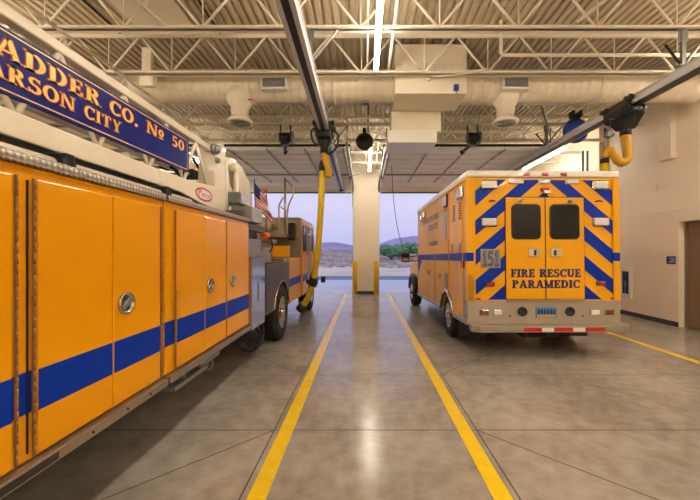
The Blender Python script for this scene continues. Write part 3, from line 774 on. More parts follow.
# chrome locker at the trailer nose
mb = MB(); mb.box(XS-.5,XS+.0,5.0,5.68,.56,1.62,.01); l = mb.build('chrome_locker','chrome',LT)
mb = MB(); mb.box(XS-.0,XS+.008,5.02,5.66,.58,1.6,.003); mb.box(XS+.008,XS+.02,5.3,5.42,.95,1.25,.004); mb.build('locker_door','chrome',l)
mb = MB(); mb.box(XS-.1,XS+.02,4.935,4.985,.6,1.6,.004); mb.build('locker_edge','hinge',l)
mb = MB(); mb.box(XF+.1,XS-.5,4.95,5.7,.6,2.1); mb.build('trailer_nose','darksteel',LT)
mb = MB()
mb.box(XS-.45,XS-.03,5.0,5.75,1.63,1.72,.008); mb.box(XS-.42,XS-.06,5.75,6.35,1.42,1.5,.008); mb.box(XS-.42,XS-.06,5.8,6.3,1.52,1.78,.008); mb.box(XS-.5,XS-.06,5.05,5.7,1.72,1.9,.01)
mb.build('nose_step','alum',LT)
mb = MB(); mb.box(XS-.4,XS-.1,5.1,5.6,1.9,2.02,.01); mb.build('nose_recess','black',LT)
mb = MB(); mb.cyl((XS-.03,5.72,1.97),(XS+.02,5.8,1.97),.05,14); mb.lathe([(.001,-.06),(.045,-.05),(.055,0),(.045,.05),(.001,.06)],(XS-.03,5.78,1.97),'x',16); mb.build('gladhand','orangecap',LT)
mb = MB(); mb.tube(smooth_path([(XS-.02,5.8,1.95),(XS+.03,5.95,1.9),(XS+.04,6.0,1.78),(XS,5.95,1.7)]),.012,8); mb.build('air_hose','darksteel',LT); mb = MB()
mb.tube(smooth_path([(-2.0,5.9,.9),(-1.75,6.0,.45),(-1.7,5.7,.2),(-1.75,5.3,.3),(-2.0,5.2,.6)]),.02,8); mb.build('air_hose','darksteel',LT); mb = MB()
mb.tube(smooth_path([(-2.1,5.9,.7),(-1.72,5.8,.32),(-1.78,5.5,.14),(-2.0,5.1,.4)]),.02,8); mb.build('air_hose','darksteel',LT)
# louvred light boxes
for (a,b,z0,z1,xx) in ((5.08,5.62,2.14,2.37,XS-.02),(5.35,5.72,2.44,2.62,-1.9)):
    mb = MB(); mb.box(xx-.3,xx,a,b,z0,z1,.012); lb = mb.build('warning_light_box','galv',LT)
    mb = MB()
    for k in range(6):
        zz = z0+.03+(z1-z0-.06)*k/5; mb.box(xx,xx+.008,a+.03,b-.03,zz-.012,zz+.012,.003)
    mb.build('light_lens','lens',lb)
mb = MB(); mb.box(XS-.5,XS-.05,4.95,5.9,2.02,2.12,.01); mb.build('nose_deck','greyplate',LT)

# ladder boom (aerial)
mb = MB(); mb.box(-2.25,-2.05,-3.2,3.55,2.37,2.53,.012)
mb.prism([(3.5,2.37),(3.5,2.53),(4.1,2.54),(4.85,2.60),(5.1,2.60),(5.1,2.28),(4.85,2.27),(4.3,2.32),(3.9,2.37)],'x',-2.16,-2.045,bev=.01)
mb.build('boom_beam','cream',LT)
mb = MB(); mb.box(-2.2,-2.11,-3.2,4.85,3.085,3.165,.012); mb.build('boom_top_rail','cream',LT)
mb = MB(); mb.tube([(-2.28,-3.2,3.36),(-2.28,4.6,3.36)],.013,8); mb.tube([(-2.5,-3.2,3.3),(-2.5,4.6,3.3)],.016,8); mb.build('fly_section_rail','cream',LT)
mb = MB(); mb.box(-3.5,-3.41,-3.2,4.95,3.085,3.165,.012); mb.box(-3.56,-3.4,-3.2,5.4,2.37,2.53,.012); mb.tube([(-3.35,-3.2,3.36),(-3.35,4.6,3.36)],.022,8); mb.tube([(-3.35,-3.2,2.75),(-3.35,4.8,2.75)],.04,8); mb.tube([(-2.4,-3.2,2.75),(-2.4,4.8,2.75)],.04,8); mb.build('far_boom_rails','cream',LT)
P = .66; y = 4.76
k = 0
while y > -2.5:
    mb = MB(); mb.tube([(-2.12,y,2.52),(-2.14,y-P/2,3.1)],.019,6); mb.build('lattice_bar','cream',LT)
    mb = MB(); mb.tube([(-2.12,y-P,2.52),(-2.14,y-P/2,3.1)],.019,6); mb.build('lattice_bar','cream',LT)
    mb = MB(); mb.tube([(-3.46,y,2.52),(-3.46,y-P/2,3.1)],.022,6); mb.tube([(-3.46,y-P,2.52),(-3.46,y-P/2,3.1)],.022,6); mb.build('inner_lattice','cream',LT); mb = MB()
    mb.tube([(-2.3,y-.1,3.34),(-2.4,y-P/2-.1,2.78)],.012,5); mb.tube([(-2.3,y-P-.1,3.34),(-2.4,y-P/2-.1,2.78)],.012,5); mb.build('inner_lattice','cream',LT)
    y -= P; k += 1
y = 4.7
while y > -2.5:
    mb = MB(); mb.tube([(-2.35,y,2.75),(-3.4,y,2.75)],.018,8); mb.build('rung','galv',LT); y -= .36
mb = MB()
for a,b,z in ((4.25,4.4,2.72),(4.5,4.62,2.85),(4.7,4.85,2.7)): mb.box(-2.5,-2.3,a,b,z,z+.12,.01)
mb.tube(smooth_path([(-2.35,4.1,2.9),(-2.3,4.4,2.65),(-2.35,4.7,3.0),(-2.3,4.95,2.8)]),.02,6); mb.build('winch_cables','darksteel',LT)
# lift cylinder beside beam
mb = MB(); mb.tube([(-1.95,-1.2,2.255),(-1.95,3.9,2.255)],.036,16); mb.build('lift_cylinder','cream',LT)
mb = MB(); mb.box(-2.2,-2.08,-3.2,4.2,2.2,2.372); mb.build('boom_shade_panel','darksteel',LT)  # dark panel painting the shade between beam and tread plate
for yy in (1.45,2.23,3.36):
    mb = MB(); mb.box(-2.03,-1.87,yy-.035,yy+.035,2.19,2.325,.01); mb.cyl((-1.93,yy-.05,2.26),(-1.93,yy+.05,2.26),.055,14); mb.build('pipe_clamp','black',LT)
mb = MB(); mb.box(XF+.4,-2.0,-3.2,5.2,2.13,2.2); mb.build('top_deck','darksteel',LT)
# turntable uprights
mb = MB()
mb.prism([(4.84,2.25),(5.2,2.2),(5.2,3.22),(5.1,3.32),(4.84,3.2)],'x',-2.3,-2.06,bev=.015)
mb.prism([(5.3,3.0),(5.42,3.17),(5.65,3.22),(6.11,3.17),(6.46,2.99),(6.66,2.5),(6.6,2.25),(6.2,2.25),(6.18,2.45),(6.05,2.78),(5.8,2.98),(5.5,3.0)],'x',-2.3,-2.12,bev=.02)
mb.box(-2.3,-2.12,5.15,5.5,2.2,3.05,.02)
mb.prism([(5.5,2.2),(5.95,2.2),(6.0,2.7),(5.6,3.0)],'x',-2.5,-2.3,bev=.012)
mb.box(-3.6,-2.2,4.9,6.1,2.12,2.34,.02); mb.prism([(5.05,2.25),(5.75,2.3),(6.1,2.9),(5.3,3.38),(5.05,3.3)],'x',-3.6,-3.4,bev=.015)
mb.build('turntable_frame','cream',LT)
mb = MB()
mb.tube([(-2.02,5.55,2.25),(-2.02,5.5,3.0)],.04,12); mb.tube([(-2.02,5.9,2.3),(-2.06,5.62,3.08)],.03,12); mb.cyl((-2.0,5.5,3.02),(-2.12,5.5,3.02),.07,14); mb.build('lift_ram','cream',LT)
mb = MB(); mb.lathe([(.001,.05),(.055,.05),(.06,.02),(.06,0)],(-2.06,4.84,3.12),'x',20); mb.lathe([(.001,.05),(.035,.05),(.04,0)],(-2.06,4.86,2.97),'x',16); mb.cyl((-2.1,4.84,3.12),(-2.05,4.84,3.12),.075,20); mb.build('work_lamp','galv',LT)
mb = MB(); mb.tube([(-2.05,5.2,2.28),(-2.05,5.2,3.08)],.018,8); mb.build('bright_edge_tube','white',LT)
mb = MB(); mb.box(-2.1,-1.9,4.9,5.15,2.16,2.24,.01); mb.box(-2.0,-1.75,5.0,5.3,2.14,2.3,.01); mb.build('outrigger_block','greyplate',LT)
# oval maker badge
mb = MB(); n=28
def oval(ry,rz,x,mi):
    mb.quad([(x,4.46+ry*math.cos(2*PI*i/n),2.43+rz*math.sin(2*PI*i/n)) for i in range(n)],mi)
oval(.235,.085,-2.0425,0); oval(.20,.062,-2.041,1)
lettering(mb,'Pierce',(-2.0395,4.29,2.395),(0,1,0),(0,.1,1),0,.33,0,.085,mi=0)
mb.build('oval_badge',['red','white'],LT)
# banner
BY0, BY1 = .6, 4.18
tilt = .0135
mb = MB()
def BZ(z, y): return z+tilt*(y-2.0)
def bq(x, y0,y1,z0,z1,mi):
    mb.quad([(x,y0,BZ(z0,y0)),(x,y1,BZ(z0,y1)),(x,y1,BZ(z1,y1)),(x,y0,BZ(z1,y0))],mi)
xb = -2.095
for (x0_,) in ((xb-.03,),):
    pts = [(BY0,BZ(2.62,BY0)),(BY1,BZ(2.62,BY1)),(BY1,BZ(3.01,BY1)),(BY0,BZ(3.01,BY0))]
    mb.prism(pts,'x',x0_,xb,bev=.004)
ban = mb.build('name_board','navy',LT)
mb = MB()
bq(xb+.002,BY0+.03,BY1-.06,2.983,2.991,0); bq(xb+.002,BY0+.03,BY1-.06,2.640,2.648,0); bq(xb+.002,BY1-.05,BY1-.043,2.67,2.965,0)
for a,z0,z1 in ((BY1-.06,2.965,2.99),(BY1-.06,2.645,2.67)): mb.quad([(xb+.002,a,BZ(z1,a)),(xb+.002,a+.012,BZ(z1-.008,a)),(xb+.002,a+.018,BZ(z0+.004,a)),(xb+.002,a+.008,BZ(z0,a))])
mb.build('gold_border','gold',ban)
upz = (0,0,1); uy = Vector((0,1,tilt))
def bl(text, y0, y1, z, h):
    for g, m_, nm, off in ((.045,'redoutline','letter_outline',.0022),(0,'gold','lettering',.004)):
        mb = MB(); lettering(mb,text,(xb,0,-tilt*2.0),uy,upz,y0,y1,z,h,g=g,off=off,nrm=(1,0,0)); mb.build(nm,m_,ban)
# right ends fixed by the photo; LADDER begins before the frame edge
bl('LADDER', 1.835,2.775, 2.835,.115)
bl('CO.', 2.87,3.235, 2.835,.115)
bl('No', 3.36,3.65, 2.835,.115)
bl('50', 3.80,4.06, 2.835,.115)
bl('CARSON', 1.80,2.53, 2.70,.10)
bl('CITY', 2.61,3.01, 2.70,.10)

# ---------- tractor
mb = MB(); mb.box(-4.0,-1.85,5.7,11.3,.5,.85); mb.build('tractor_frame','darksteel',LT)
def arched(mb, x0, x1, y0, y1, z0, z1, cy, cz, r, mi=0):
    pts = [(y0,z0)]
    a0 = math.asin(max(-1,min(1,(z0-cz)/r)))
    if cy-r*math.cos(a0) > y0: pass
    pts += [(cy+r*math.cos(PI-a0-(PI-2*a0)*i/16), cz+r*math.sin(PI-a0-(PI-2*a0)*i/16)) for i in range(17)]
    pts += [(y1,z0),(y1,z1),(y0,z1)]
    mb.prism(pts,'x',x0,x1,mi)
mb = MB(); arched(mb,-2.1,XS+.01,5.74,7.48,.66,1.5,6.83,.53,.60); q = mb.build('rear_fender','greyplate',LT)
mb = MB(); mb.tube([(XS+.015,6.83+.61*math.cos(a),.53+.61*math.sin(a)) for a in [math.radians(12+156*i/20) for i in range(21)]],.018,8); mb.build('fender_trim','chrome',q)
mb = MB(); mb.box(-3.9,-1.75,5.8,8.85,1.45,1.52,.01); mb.build('tractor_deck','greyplate',LT)
mb = MB(); mb.box(-2.0,XS,7.5,8.9,.58,1.56,.015); mb.box(XS-.001,XS+.002,7.5,8.9,.94,1.12,mi=1); cb = mb.build('side_locker',['orange','blue'],LT)
mb = MB(); mb.box(XS,XS+.012,7.6,8.15,1.16,1.5,.005); mb.build('locker_hatch','orange',cb)
mb = MB(); mb.box(-1.95,-1.6,7.4,7.5,1.6,1.83,.01); mb.build('rear_hatch','orange',LT)
mb = MB(); mb.box(XS-.7,XS-.03,7.15,7.5,1.46,1.56,.01); mb.build('side_step','stainless',LT)
# cab
XC = -1.57
mb = MB()
arched(mb,XC-.4,XC,8.9,11.3,.6,1.62,10.3,.53,.6)
mb.box(-4.1,XC-.4,8.9,11.3,.6,1.62,.02)
mb.box(XC-.001,XC+.002,8.9,9.7,.94,1.12,mi=1); mb.box(XC-.001,XC+.002,10.92,11.3,.94,1.12,mi=1)
cab = mb.build('cab',['orange','blue'],LT)
mb = MB(); mb.prism([(8.9,1.6),(8.9,2.5),(8.96,2.56),(11.0,2.5),(11.3,1.6)],'x',-4.08,XC-.02,bev=.02); mb.build('cab_upper','orange',cab)
mb = MB(); mb.box(-4.06,XC-.03,8.86,8.9,1.5,2.52,.01); mb.build('cab_rear_skin','stainless',cab)
mb = MB(); mb.box(-4.05,XC-.06,8.88,11.0,2.52,2.58,.015); mb.build('cab_roof','stainless',cab)
for (a,b) in ((9.05,9.45),(9.95,10.7)):
    mb = MB(); mb.box(XC-.022,XC-.012,a,b,1.72,2.38,.02); mb.build('cab_window','glass',cab)
mb = MB()
for a in (9.0,9.55,9.85,10.8): mb.box(XC-.02,XC-.012,a-.006,a+.006,.75,2.45)
mb.build('cab_door_seams','darksteel',cab)
mb = MB(); mb.cyl((XC+.0,9.65,1.35),(XC+.03,9.65,1.35),.012,8); mb.tube([(XC+.03,9.6,1.1),(XC+.05,9.6,1.2),(XC+.05,9.6,2.1),(XC+.03,9.6,2.2)],.014,8); mb.tube([(XC+.03,9.9,1.1),(XC+.05,9.9,1.2),(XC+.05,9.9,2.1),(XC+.03,9.9,2.2)],.014,8); mb.build('grab_handles','chrome',cab)
mb = MB(); mb.box(-4.0,XC+.02,11.3,11.75,.55,.85,.03); mb.build('front_bumper','chrome',cab)
mb = MB(); mb.box(-3.95,XC-.12,11.15,11.2,1.7,2.42,.01,rot=(Matrix.Rotation(math.radians(-17),3,'X'),(0,11.15,2.0))); mb.build('windscreen','glass',cab)
mb = MB(); mb.box(-1.92,-1.74,8.72,8.86,2.0,2.44,.04); mb.build('air_intake','black',cab)
mb = MB(); mb.box(-2.6,-1.86,8.2,8.86,2.06,2.12,.01); mb.box(-2.6,-1.86,8.18,8.21,2.05,2.19,.004); mb.box(-2.45,-2.3,8.6,8.86,2.25,2.4); mb.build('rear_shelf','stainless',cab)
# tall grab rails
def grab(x, y, z0, z1, bend):
    mb = MB()
    if bend: mb.tube(smooth_path([(x,y,z0),(x,y,2.45),(x+.02,y,2.7),(x+.14,y,2.86),(x+.17,y,3.0),(x+.17,y,z1)]),.022,8)
    else: mb.tube([(x,y,z0),(x,y,z1)],.022,8)
    return mb
mb = MB(); mb.tube(smooth_path([(-2.03,8.3,2.1),(-2.03,8.3,2.6),(-2.03,8.3,2.79),(-1.97,8.3,2.92),(-1.93,8.3,3.0)]),.02,8); mb.build('grab_rail','stainless',LT)
mb = MB(); mb.tube(smooth_path([(-1.83,8.3,2.1),(-1.826,8.3,2.62),(-1.79,8.3,2.84),(-1.70,8.3,3.05),(-1.71,8.3,3.26),(-1.88,8.3,3.42)]),.02,8); mb.build('grab_rail','stainless',LT)
mb = MB(); mb.tube([(-1.885,8.3,2.0),(-1.885,8.3,3.46)],.026,8); mb.tube([(-2.0,8.3,2.78),(-1.83,8.3,2.66)],.016,6); mb.build('exhaust_rail','stainless',LT)
mb = MB(); mb.tube([(-2.05,7.3,1.95),(-2.05,7.3,2.98)],.018,8); mb.tube([(-2.3,7.3,3.0),(-2.02,7.3,3.0)],.018,8); q = mb.build('mast_post','stainless',LT)
mb = MB(); mb.cyl((-2.05,7.3,2.96),(-2.05,7.3,3.03),.03,10); mb.build('mast_cap','orangecap',q)
mb = MB(); mb.box(-2.4,-1.9,7.25,7.6,1.9,1.96,.01); mb.build('guard_post','stainless',LT)
wheel(LT, XS+.02, 1, 6.83, .53, .32, 'chrome')
wheel(LT, XC+.02, 1, 10.3, .53, .32, 'chrome')
wheel(LT, XF-.0, -1, 6.83, .53, .32, 'chrome')
wheel(LT, XF-.0, -1, 10.3, .53, .32, 'chrome')
wheel(LT, XS-.04, 1, -2.2, .53, .32, 'chrome')
wheel(LT, XF+.02, -1, -2.2, .53, .32, 'chrome')

# flag on the truck
t = thing('american_flag', (-2.0,6.45,2.38), 'small limp flag with red and white stripes above the truck nose', 'flag')
mb = MB(); mb.tube([(-2.0,6.45,2.15),(-2.03,6.45,3.02)],.009,8); mb.lathe([(.001,-.015),(.015,0),(.001,.015)],(-2.03,6.45,3.03),'z',10); mb.build('flag_pole','darksteel',t)
mb = MB(); NU, NV = 20, 13
def fp(u,v):
    h, L = .42, .62
    top = Vector((-2.03,6.45,2.98))
    a = top+Vector((0.002,0,-v*h))
    dr = Vector((.42+.10*v,.0,-.50)); 
    p = a+dr*(u*L*1.05)
    p += Vector((.02*math.sin(v*9+u*2),.05*math.sin(v*11+u*5)*u,0)) * (.3+u)
    return p - Vector((.04*u*(1-v),0,0))
for i in range(NU):
    for j in range(NV):
        canton = i < NU*.38 and j < 7
        mi = 0 if canton else (1 if j%2==0 else 2)
        f = mb.quad([fp(i/NU,j/NV),fp((i+1)/NU,j/NV),fp((i+1)/NU,(j+1)/NV),fp(i/NU,(j+1)/NV)],mi); f.smooth = True
mb.build('flag_cloth',['flagblue','flagred','flagwhite'],t)

# ================================================================== AMBULANCE
AL = (2.958,5.76,0)
AM = thing('ambulance', AL, 'yellow orange ambulance with blue chevrons on its rear doors', 'ambulance', rz=math.radians(1.2), world=False)
PX = Matrix.Rotation(math.radians(-1.0),4,'X')     # the body sits slightly nose-down
W = 1.265
AZ0, AZ1 = 1.55, 1.69
def ap(mb, name, m, parent=AM): return mb.build(name, m, parent, PX)
RY, RZ_ , RR = 1.36, .42, .52
# box body: side shell with rear wheel arch
mb = MB()
def arch_side(x0,x1,y0,y1,z0,z1):
    a0 = math.asin((z0-RZ_)/RR)
    pts = [(y0,z0)]+[(RY+RR*math.cos(PI-a0-(PI-2*a0)*i/16), RZ_+RR*math.sin(PI-a0-(PI-2*a0)*i/16)) for i in range(17)]+[(y1,z0),(y1,z1),(y0,z1)]
    mb.prism(pts,'x',x0,x1)
arch_side(-W,-W+.35,.0,4.7,.55,2.93); arch_side(W-.35,W,.0,4.7,.55,2.93)
mb.box(-W+.35,W-.35,0,4.7,.62,2.93)
body = ap(mb,'box_body','amb')
for s in (-1,1):
    mb = MB()
    mb.prism([(s*W-s*.0,0),(s*(W-.1),-.018),(s*(W+.012),-.018),(s*(W+.012),.09),(s*W,.1)],'z',.9,2.93)
    mb2 = MB(); mb2.box(min(s*(W-.1),s*(W+.0135)),max(s*(W-.1),s*(W+.0135)),-.0195,.091,AZ0,AZ1); cpost = ap(mb,'corner_post','amb',AM); ap(mb2,'corner_stripe','blue',cpost)
mb = MB(); mb.box(-W-.01,W+.01,-.03,4.72,2.935,3.05,.03,seg=3); cap = ap(mb,'roof_cap','white',AM)
mb = MB(); mb.box(-W-.016,-W+.01,-.01,4.7,2.905,2.935,.004); ap(mb,'drip_rail','amb',AM)
def FX(px): return (px-364.5)*.01646-2.958
def FZ(py): return 1.7-(py-252)*.01646
for px in (527,545.5,564.5):
    mb = MB(); mb.box(FX(px)-.05,FX(px)+.05,-.045,-.028,FZ(175.6),FZ(172.8),.005); ap(mb,'marker_light','redlens',AM)
# rear chevron field
mb = MB()
cx = FX(545.5)
Pz, k0 = .49, 3.43
z0_, z1_ = .915, 2.895
for s in (-1,1):
    xa, xb2 = (-1.13, cx) if s < 0 else (cx, 1.165)
    for k in range(-6,3):
        vA, vB = k0+k*Pz, k0+k*Pz+.245
        # v = z + .84*|x-cx|
        quad = [(xa, vA-.84*abs(xa-cx)), (xb2, vA-.84*abs(xb2-cx)), (xb2, vB-.84*abs(xb2-cx)), (xa, vB-.84*abs(xa-cx))]
        q = clip_rect(quad, xa, xb2, z0_, z1_)
        if len(q) >= 3: mb.quad([(p[0],-.003,p[1]) for p in q])
ap(mb,'blue_chevrons','blue',AM)
mb = MB()
for x_ in (FX(478), FX(615)): mb.box(x_-.05,x_+.04,-.006,-.002,.915,.945)
ap(mb,'corner_reflector','red',AM)
# rear doors
dx0, dx1, dm = -.63, .67, cx
for (a,b,wa,wb,hx,s) in ((dx0,dm-.004,FX(511),FX(541),FX(533.5),-1),(dm+.004,dx1,FX(549.7),FX(580.2),FX(556),1)):
    mb = MB(); mb.box(a,b,-.03,0.001,.925,2.6,.008); d = ap(mb,'rear_door','amb',AM)
    def rr(x0,x1,z0,z1,r):
        return [(x1-r+r*math.cos(t_),z1-r+r*math.sin(t_)) for t_ in [i*PI/10 for i in range(6)]] + [(x0+r+r*math.cos(t_),z1-r+r*math.sin(t_)) for t_ in [PI/2+i*PI/10 for i in range(6)]] + [(x0+r+r*math.cos(t_),z0+r+r*math.sin(t_)) for t_ in [PI+i*PI/10 for i in range(6)]] + [(x1-r+r*math.cos(t_),z0+r+r*math.sin(t_)) for t_ in [1.5*PI+i*PI/10 for i in range(6)]]
    mb = MB(); mb.prism(rr(wa,wb,1.906,2.49,.08),'y',-.038,-.028); w_ = ap(mb,'window_gasket','black',d)
    mb = MB(); mb.prism(rr(wa+.02,wb-.02,1.926,2.47,.065),'y',-.041,-.037); ap(mb,'window_pane','glass',d)
    mb = MB(); mb.prism(rr(hx-.09,hx+.09,FZ(257),FZ(248.3),.03),'y',-.045,-.028,bev=.006); h_ = ap(mb,'paddle_latch','chrome',d)
    mb = MB(); mb.box(hx-.02*s-.02,hx-.02*s+.02,-.05,-.044,FZ(255.5),FZ(250),.003); ap(mb,'latch_paddle','black',d)
    hk = FX(520) if s<0 else FX(571)
    mb = MB(); mb.lathe([(.001,-.07),(.03,-.06),(.035,-.03),(.02,-.03)],(hk,0,FZ(201)),'y',14); mb.tube([(hk-.05,-.05,FZ(202.5)),(hk,-.06,FZ(200.5)),(hk+.06,-.05,FZ(199))],.012,6); ap(mb,'door_hook','galv',d)
mb = MB(); mb.box(dm-.006,dm+.006,-.034,-.029,.93,2.595); ap(mb,'centre_seal','darksteel',AM)
mb = MB(); mb.box(dx0-.012,dx1+.012,-.012,-.0005,.918,2.612); ap(mb,'door_frame','darksteel',AM)
mb = MB(); mb.box(dx0,dx1,-.05,-.01,.885,.918,.006); ap(mb,'door_sill','stainless',AM)
lw = dx1-dx0
for text, xa, xb2, z, h in (('FIRE RESCUE',FX(510.3),FX(581),1.288,.128),('PARAMEDIC',FX(511.5),FX(580),1.107,.128)):
    mb = MB(); lettering(mb,text,(0,0,0),(1,0,0),(0,0,1),xa,xb2,z,h,off=.0315,nrm=(0,-1,0),g=.03); ap(mb,'rear_lettering','letter',AM)
# 151 plate
mb = MB(); mb.box(FX(480.5),FX(500.5),-.012,-.003,FZ(268),FZ(249),.003); n151 = ap(mb,'number_plate','stainless',AM)
mb = MB(); lettering(mb,'151',(0,0,0),(1,0,0),(0,0,1),FX(482.3),FX(499),FZ(266),.24,off=.0135,nrm=(0,-1,0),g=.03); ap(mb,'number_lettering','letter',n151)
mb = MB(); lettering(mb,'151',(0,0,0),(1,0,0),(0,0,1),FX(482.3),FX(499),FZ(266),.24,off=.0145,nrm=(0,-1,0),g=-.035); ap(mb,'number_fill','plateblue',n151)
# lights
def rlight(px, py, w, h, m, name, bez='chrome', y=0., dep=.04):
    x_, z_ = FX(px), FZ(py); w *= .01646/2; h *= .01646/2
    mb = MB(); mb.box(x_-w,x_+w,y-dep*.5,y,z_-h,z_+h,.45*dep*.5 if dep<.05 else .028,seg=3); b_ = ap(mb,name,bez,AM)
    mb = MB(); mb.box(x_-w*.88,x_+w*.88,y-dep,y-dep*.3,z_-h*.8,z_+h*.8,.02 if dep>.05 else .01,seg=3); ap(mb,'lens',m,b_)
for px, py in ((489.5,184.5),(602,184.5),(489,222),(602.5,221.5)): rlight(px,py,16.5,9.5,'lens','warning_light',dep=.06)
for px, w_ in ((517,15),(545.5,12),(573.5,14)): rlight(px,181.2,w_,5,'lens','scene_light')
for px, py in ((490,284.3),(602,283.5)): rlight(px,py,9.5,4.5,'redlens','tail_light','black')
mb = MB(); mb.box(FX(541.5),FX(550),-.05,0,FZ(191),FZ(187.3),.01); mb.box(FX(543),FX(550),-.09,0,FZ(193.8),FZ(190.5),.01,mi=1); ap(mb,'rear_camera',['redlens','chrome'],AM)
for px in (491.5,599.5):
    mb = MB(); mb.tube([(FX(px)-.03,-.005,FZ(201)),(FX(px),-.05,FZ(200.6)),(FX(px)+.05,-.06,FZ(201.5))],.013,6); ap(mb,'grab_hook','black',AM)
# tread-plate kick panel
mb = MB(); mb.box(-W-.004,W+.004,-.016,.0,.505,.90,.004); mb.box(-W-.008,-W+.02,-.014,.22,.505,1.31,.003); mb.box(W-.02,W+.008,-.014,.22,.505,1.31,.003); mb.box(-W,-W+.10,-.018,-.012,.9,1.33); kp = ap(mb,'kick_panel','diafine',AM)
for px in (522,570):
    mb = MB(); mb.lathe([(.001,-.025),(.055,-.025),(.075,-.04),(.08,-.016)],(FX(px),0,FZ(311.5)),'y',24); ap(mb,'round_port','black',kp)
for px, m_ in ((483.5,'amber'),(497,'white'),(595.5,'white'),(610,'amber')): rlight(px,312.3,9.5,6,m_,'lower_lamp','chrome',-.012,.03)
mb = MB(); mb.box(FX(535.2),FX(556.8),-.03,-.014,FZ(317.5),FZ(307.3),.004); np_ = ap(mb,'licence_plate','plateblue',AM)
mb = MB(); mb.box(FX(536.5),FX(555.5),-.032,-.03,FZ(316.8),FZ(314.6)); ap(mb,'plate_band','plateyellow',np_)
mb = MB()
for k in range(6): mb.box(FX(537.5+k*3),FX(539.3+k*3),-.033,-.03,FZ(313.8),FZ(309.5))
ap(mb,'plate_characters','letter',np_)
for px in (509.5,583):
    mb = MB(); mb.cyl((FX(px),-.016,FZ(316)),(FX(px),-.026,FZ(316)),.014,10); ap(mb,'sensor','black',kp)
mb = MB(); mb.prism([(-W+.02,-.02),(W+.03,-.02),(W+.04,-.2),(W-.05,-.27),(-W+.12,-.27),(-W+.0,-.2)],'z',.43,.535,bev=.008); bp_ = ap(mb,'rear_bumper','alum',AM)
mb = MB(); xx = FX(516)
seq = [(515,533,0),(533,545,1),(545,564,0),(564,576,1),(576,596,0)]
for a,b,mi in seq: mb.box(FX(a)*.97,FX(b)*.97,-.275,-.268,.445,.505,mi=mi)
ap(mb,'bumper_reflectors',['red','white'],bp_)
mb = MB(); mb.box(-.3,.3,.05,.5,.28,.62); mb.box(-.06,.06,-.2,.2,.36,.45); ap(mb,'hitch_frame','darksteel',AM)
# left side
def SY(px): return (110.2/(px-357.)-1)*5.76
def SZ(px, py): return 1.7-((258.5+(py-258.5)*110.2/(px-357.))-252)*.01646
def side(mb, y0,y1,z0,z1,dep=.014,bev=.004,mi=0): mb.box(-W-dep,-W+.001,min(y0,y1),max(y0,y1),z0,z1,bev,mi=mi)
def bandstripe(mb, y0, y1, dep): mb.box(-W-dep-.0015,-W-dep+.001,y0,y1,AZ0,AZ1,mi=1)
mb = MB(); bandstripe(mb,.1,4.69,.0005); ap(mb,'side_stripe',['amb','blue'],AM)
mb = MB(); mb.quad([(-W-.003,4.0,AZ0),(-W-.003,4.69,AZ0),(-W-.003,4.69,1.1),(-W-.003,4.45,1.25)]); ap(mb,'stripe_sweep','blue',AM)
def adoor(y0,y1,z0,z1,name='compartment_door'):
    mb = MB(); side(mb,y0,y1,z0,z1,.016,.006)
    if z1 > AZ1: bandstripe(mb,y0+.003,y1-.003,.016)
    return ap(mb,name,['amb','blue'],AM)
d1 = adoor(.22,.53,.62,2.78); 
d2 = adoor(.545,1.03,1.02,2.78)
d3_ = adoor(1.14,1.88,1.0,2.84,'entry_door')
d4 = adoor(2.4,3.03,.62,1.74); d5 = adoor(3.045,3.72,.62,1.74)
for dd, yc, zc in ((d1,.36,1.78),(d2,.85,1.78),(d4,2.9,1.24),(d5,3.2,1.24)):
    mb = MB(); mb.box(-W-.03,-W-.015,yc-.05,yc+.05,zc-.08,zc+.08,.006); ap(mb,'latch','chrome',dd)
for dd, yc in ((d1,.34),(d2,.72)):
    mb = MB()
    for k in range(7): mb.box(-W-.02,-W-.014,yc-.08,yc+.08,2.28+k*.045,2.30+k*.045)
    ap(mb,'vent_louvre','darksteel',dd)
mb = MB(); side(mb,1.25,1.55,1.98,2.58,.022,.03); ap(mb,'entry_window','alum',d3_)  # pale metal in place of glass imitates the whitish reflection on the pane
for y0,y1,z0,z1,m_,bz in ((1.14,1.42,2.62,2.87,'lens','black'),(.17,.46,2.62,2.83,'lens','chrome'),(3.5,3.85,2.65,2.83,'lens','chrome'),(4.05,4.3,2.65,2.83,'lens','chrome')):
    mb = MB(); side(mb,y0,y1,z0,z1,.05,.02); b_ = ap(mb,'side_light',bz,AM)
    mb = MB(); mb.box(-W-.07,-W-.045,y0+.03,y1-.03,z0+.025,z1-.025,.01); ap(mb,'lens',m_,b_)
mb = MB(); side(mb,1.2,1.42,1.0,1.3,.03,.01); ap(mb,'side_grab_plate','stainless',AM)
mb = MB(); side(mb,.14,.3,1.44,1.56,.03,.01); ap(mb,'side_reflector','redlens',AM)
mb = MB(); side(mb,1.8,1.98,1.15,1.28,.03,.01); ap(mb,'fuel_cap','stainless',AM)
for text, y0,y1,z,h in (('CARSON CITY FIRE',3.95,1.95,2.49,.13),('RESCUE',3.1,2.1,2.29,.13),('PARAMEDIC',3.1,2.1,1.9,.1)):
    mb = MB(); lettering(mb,text,(-W,y0,0),(0,-1,0),(0,0,1),0,y0-y1,z,h,off=.019 if 'CITY' in text else .004,nrm=(-1,0,0)); ap(mb,'side_lettering','letter',AM)
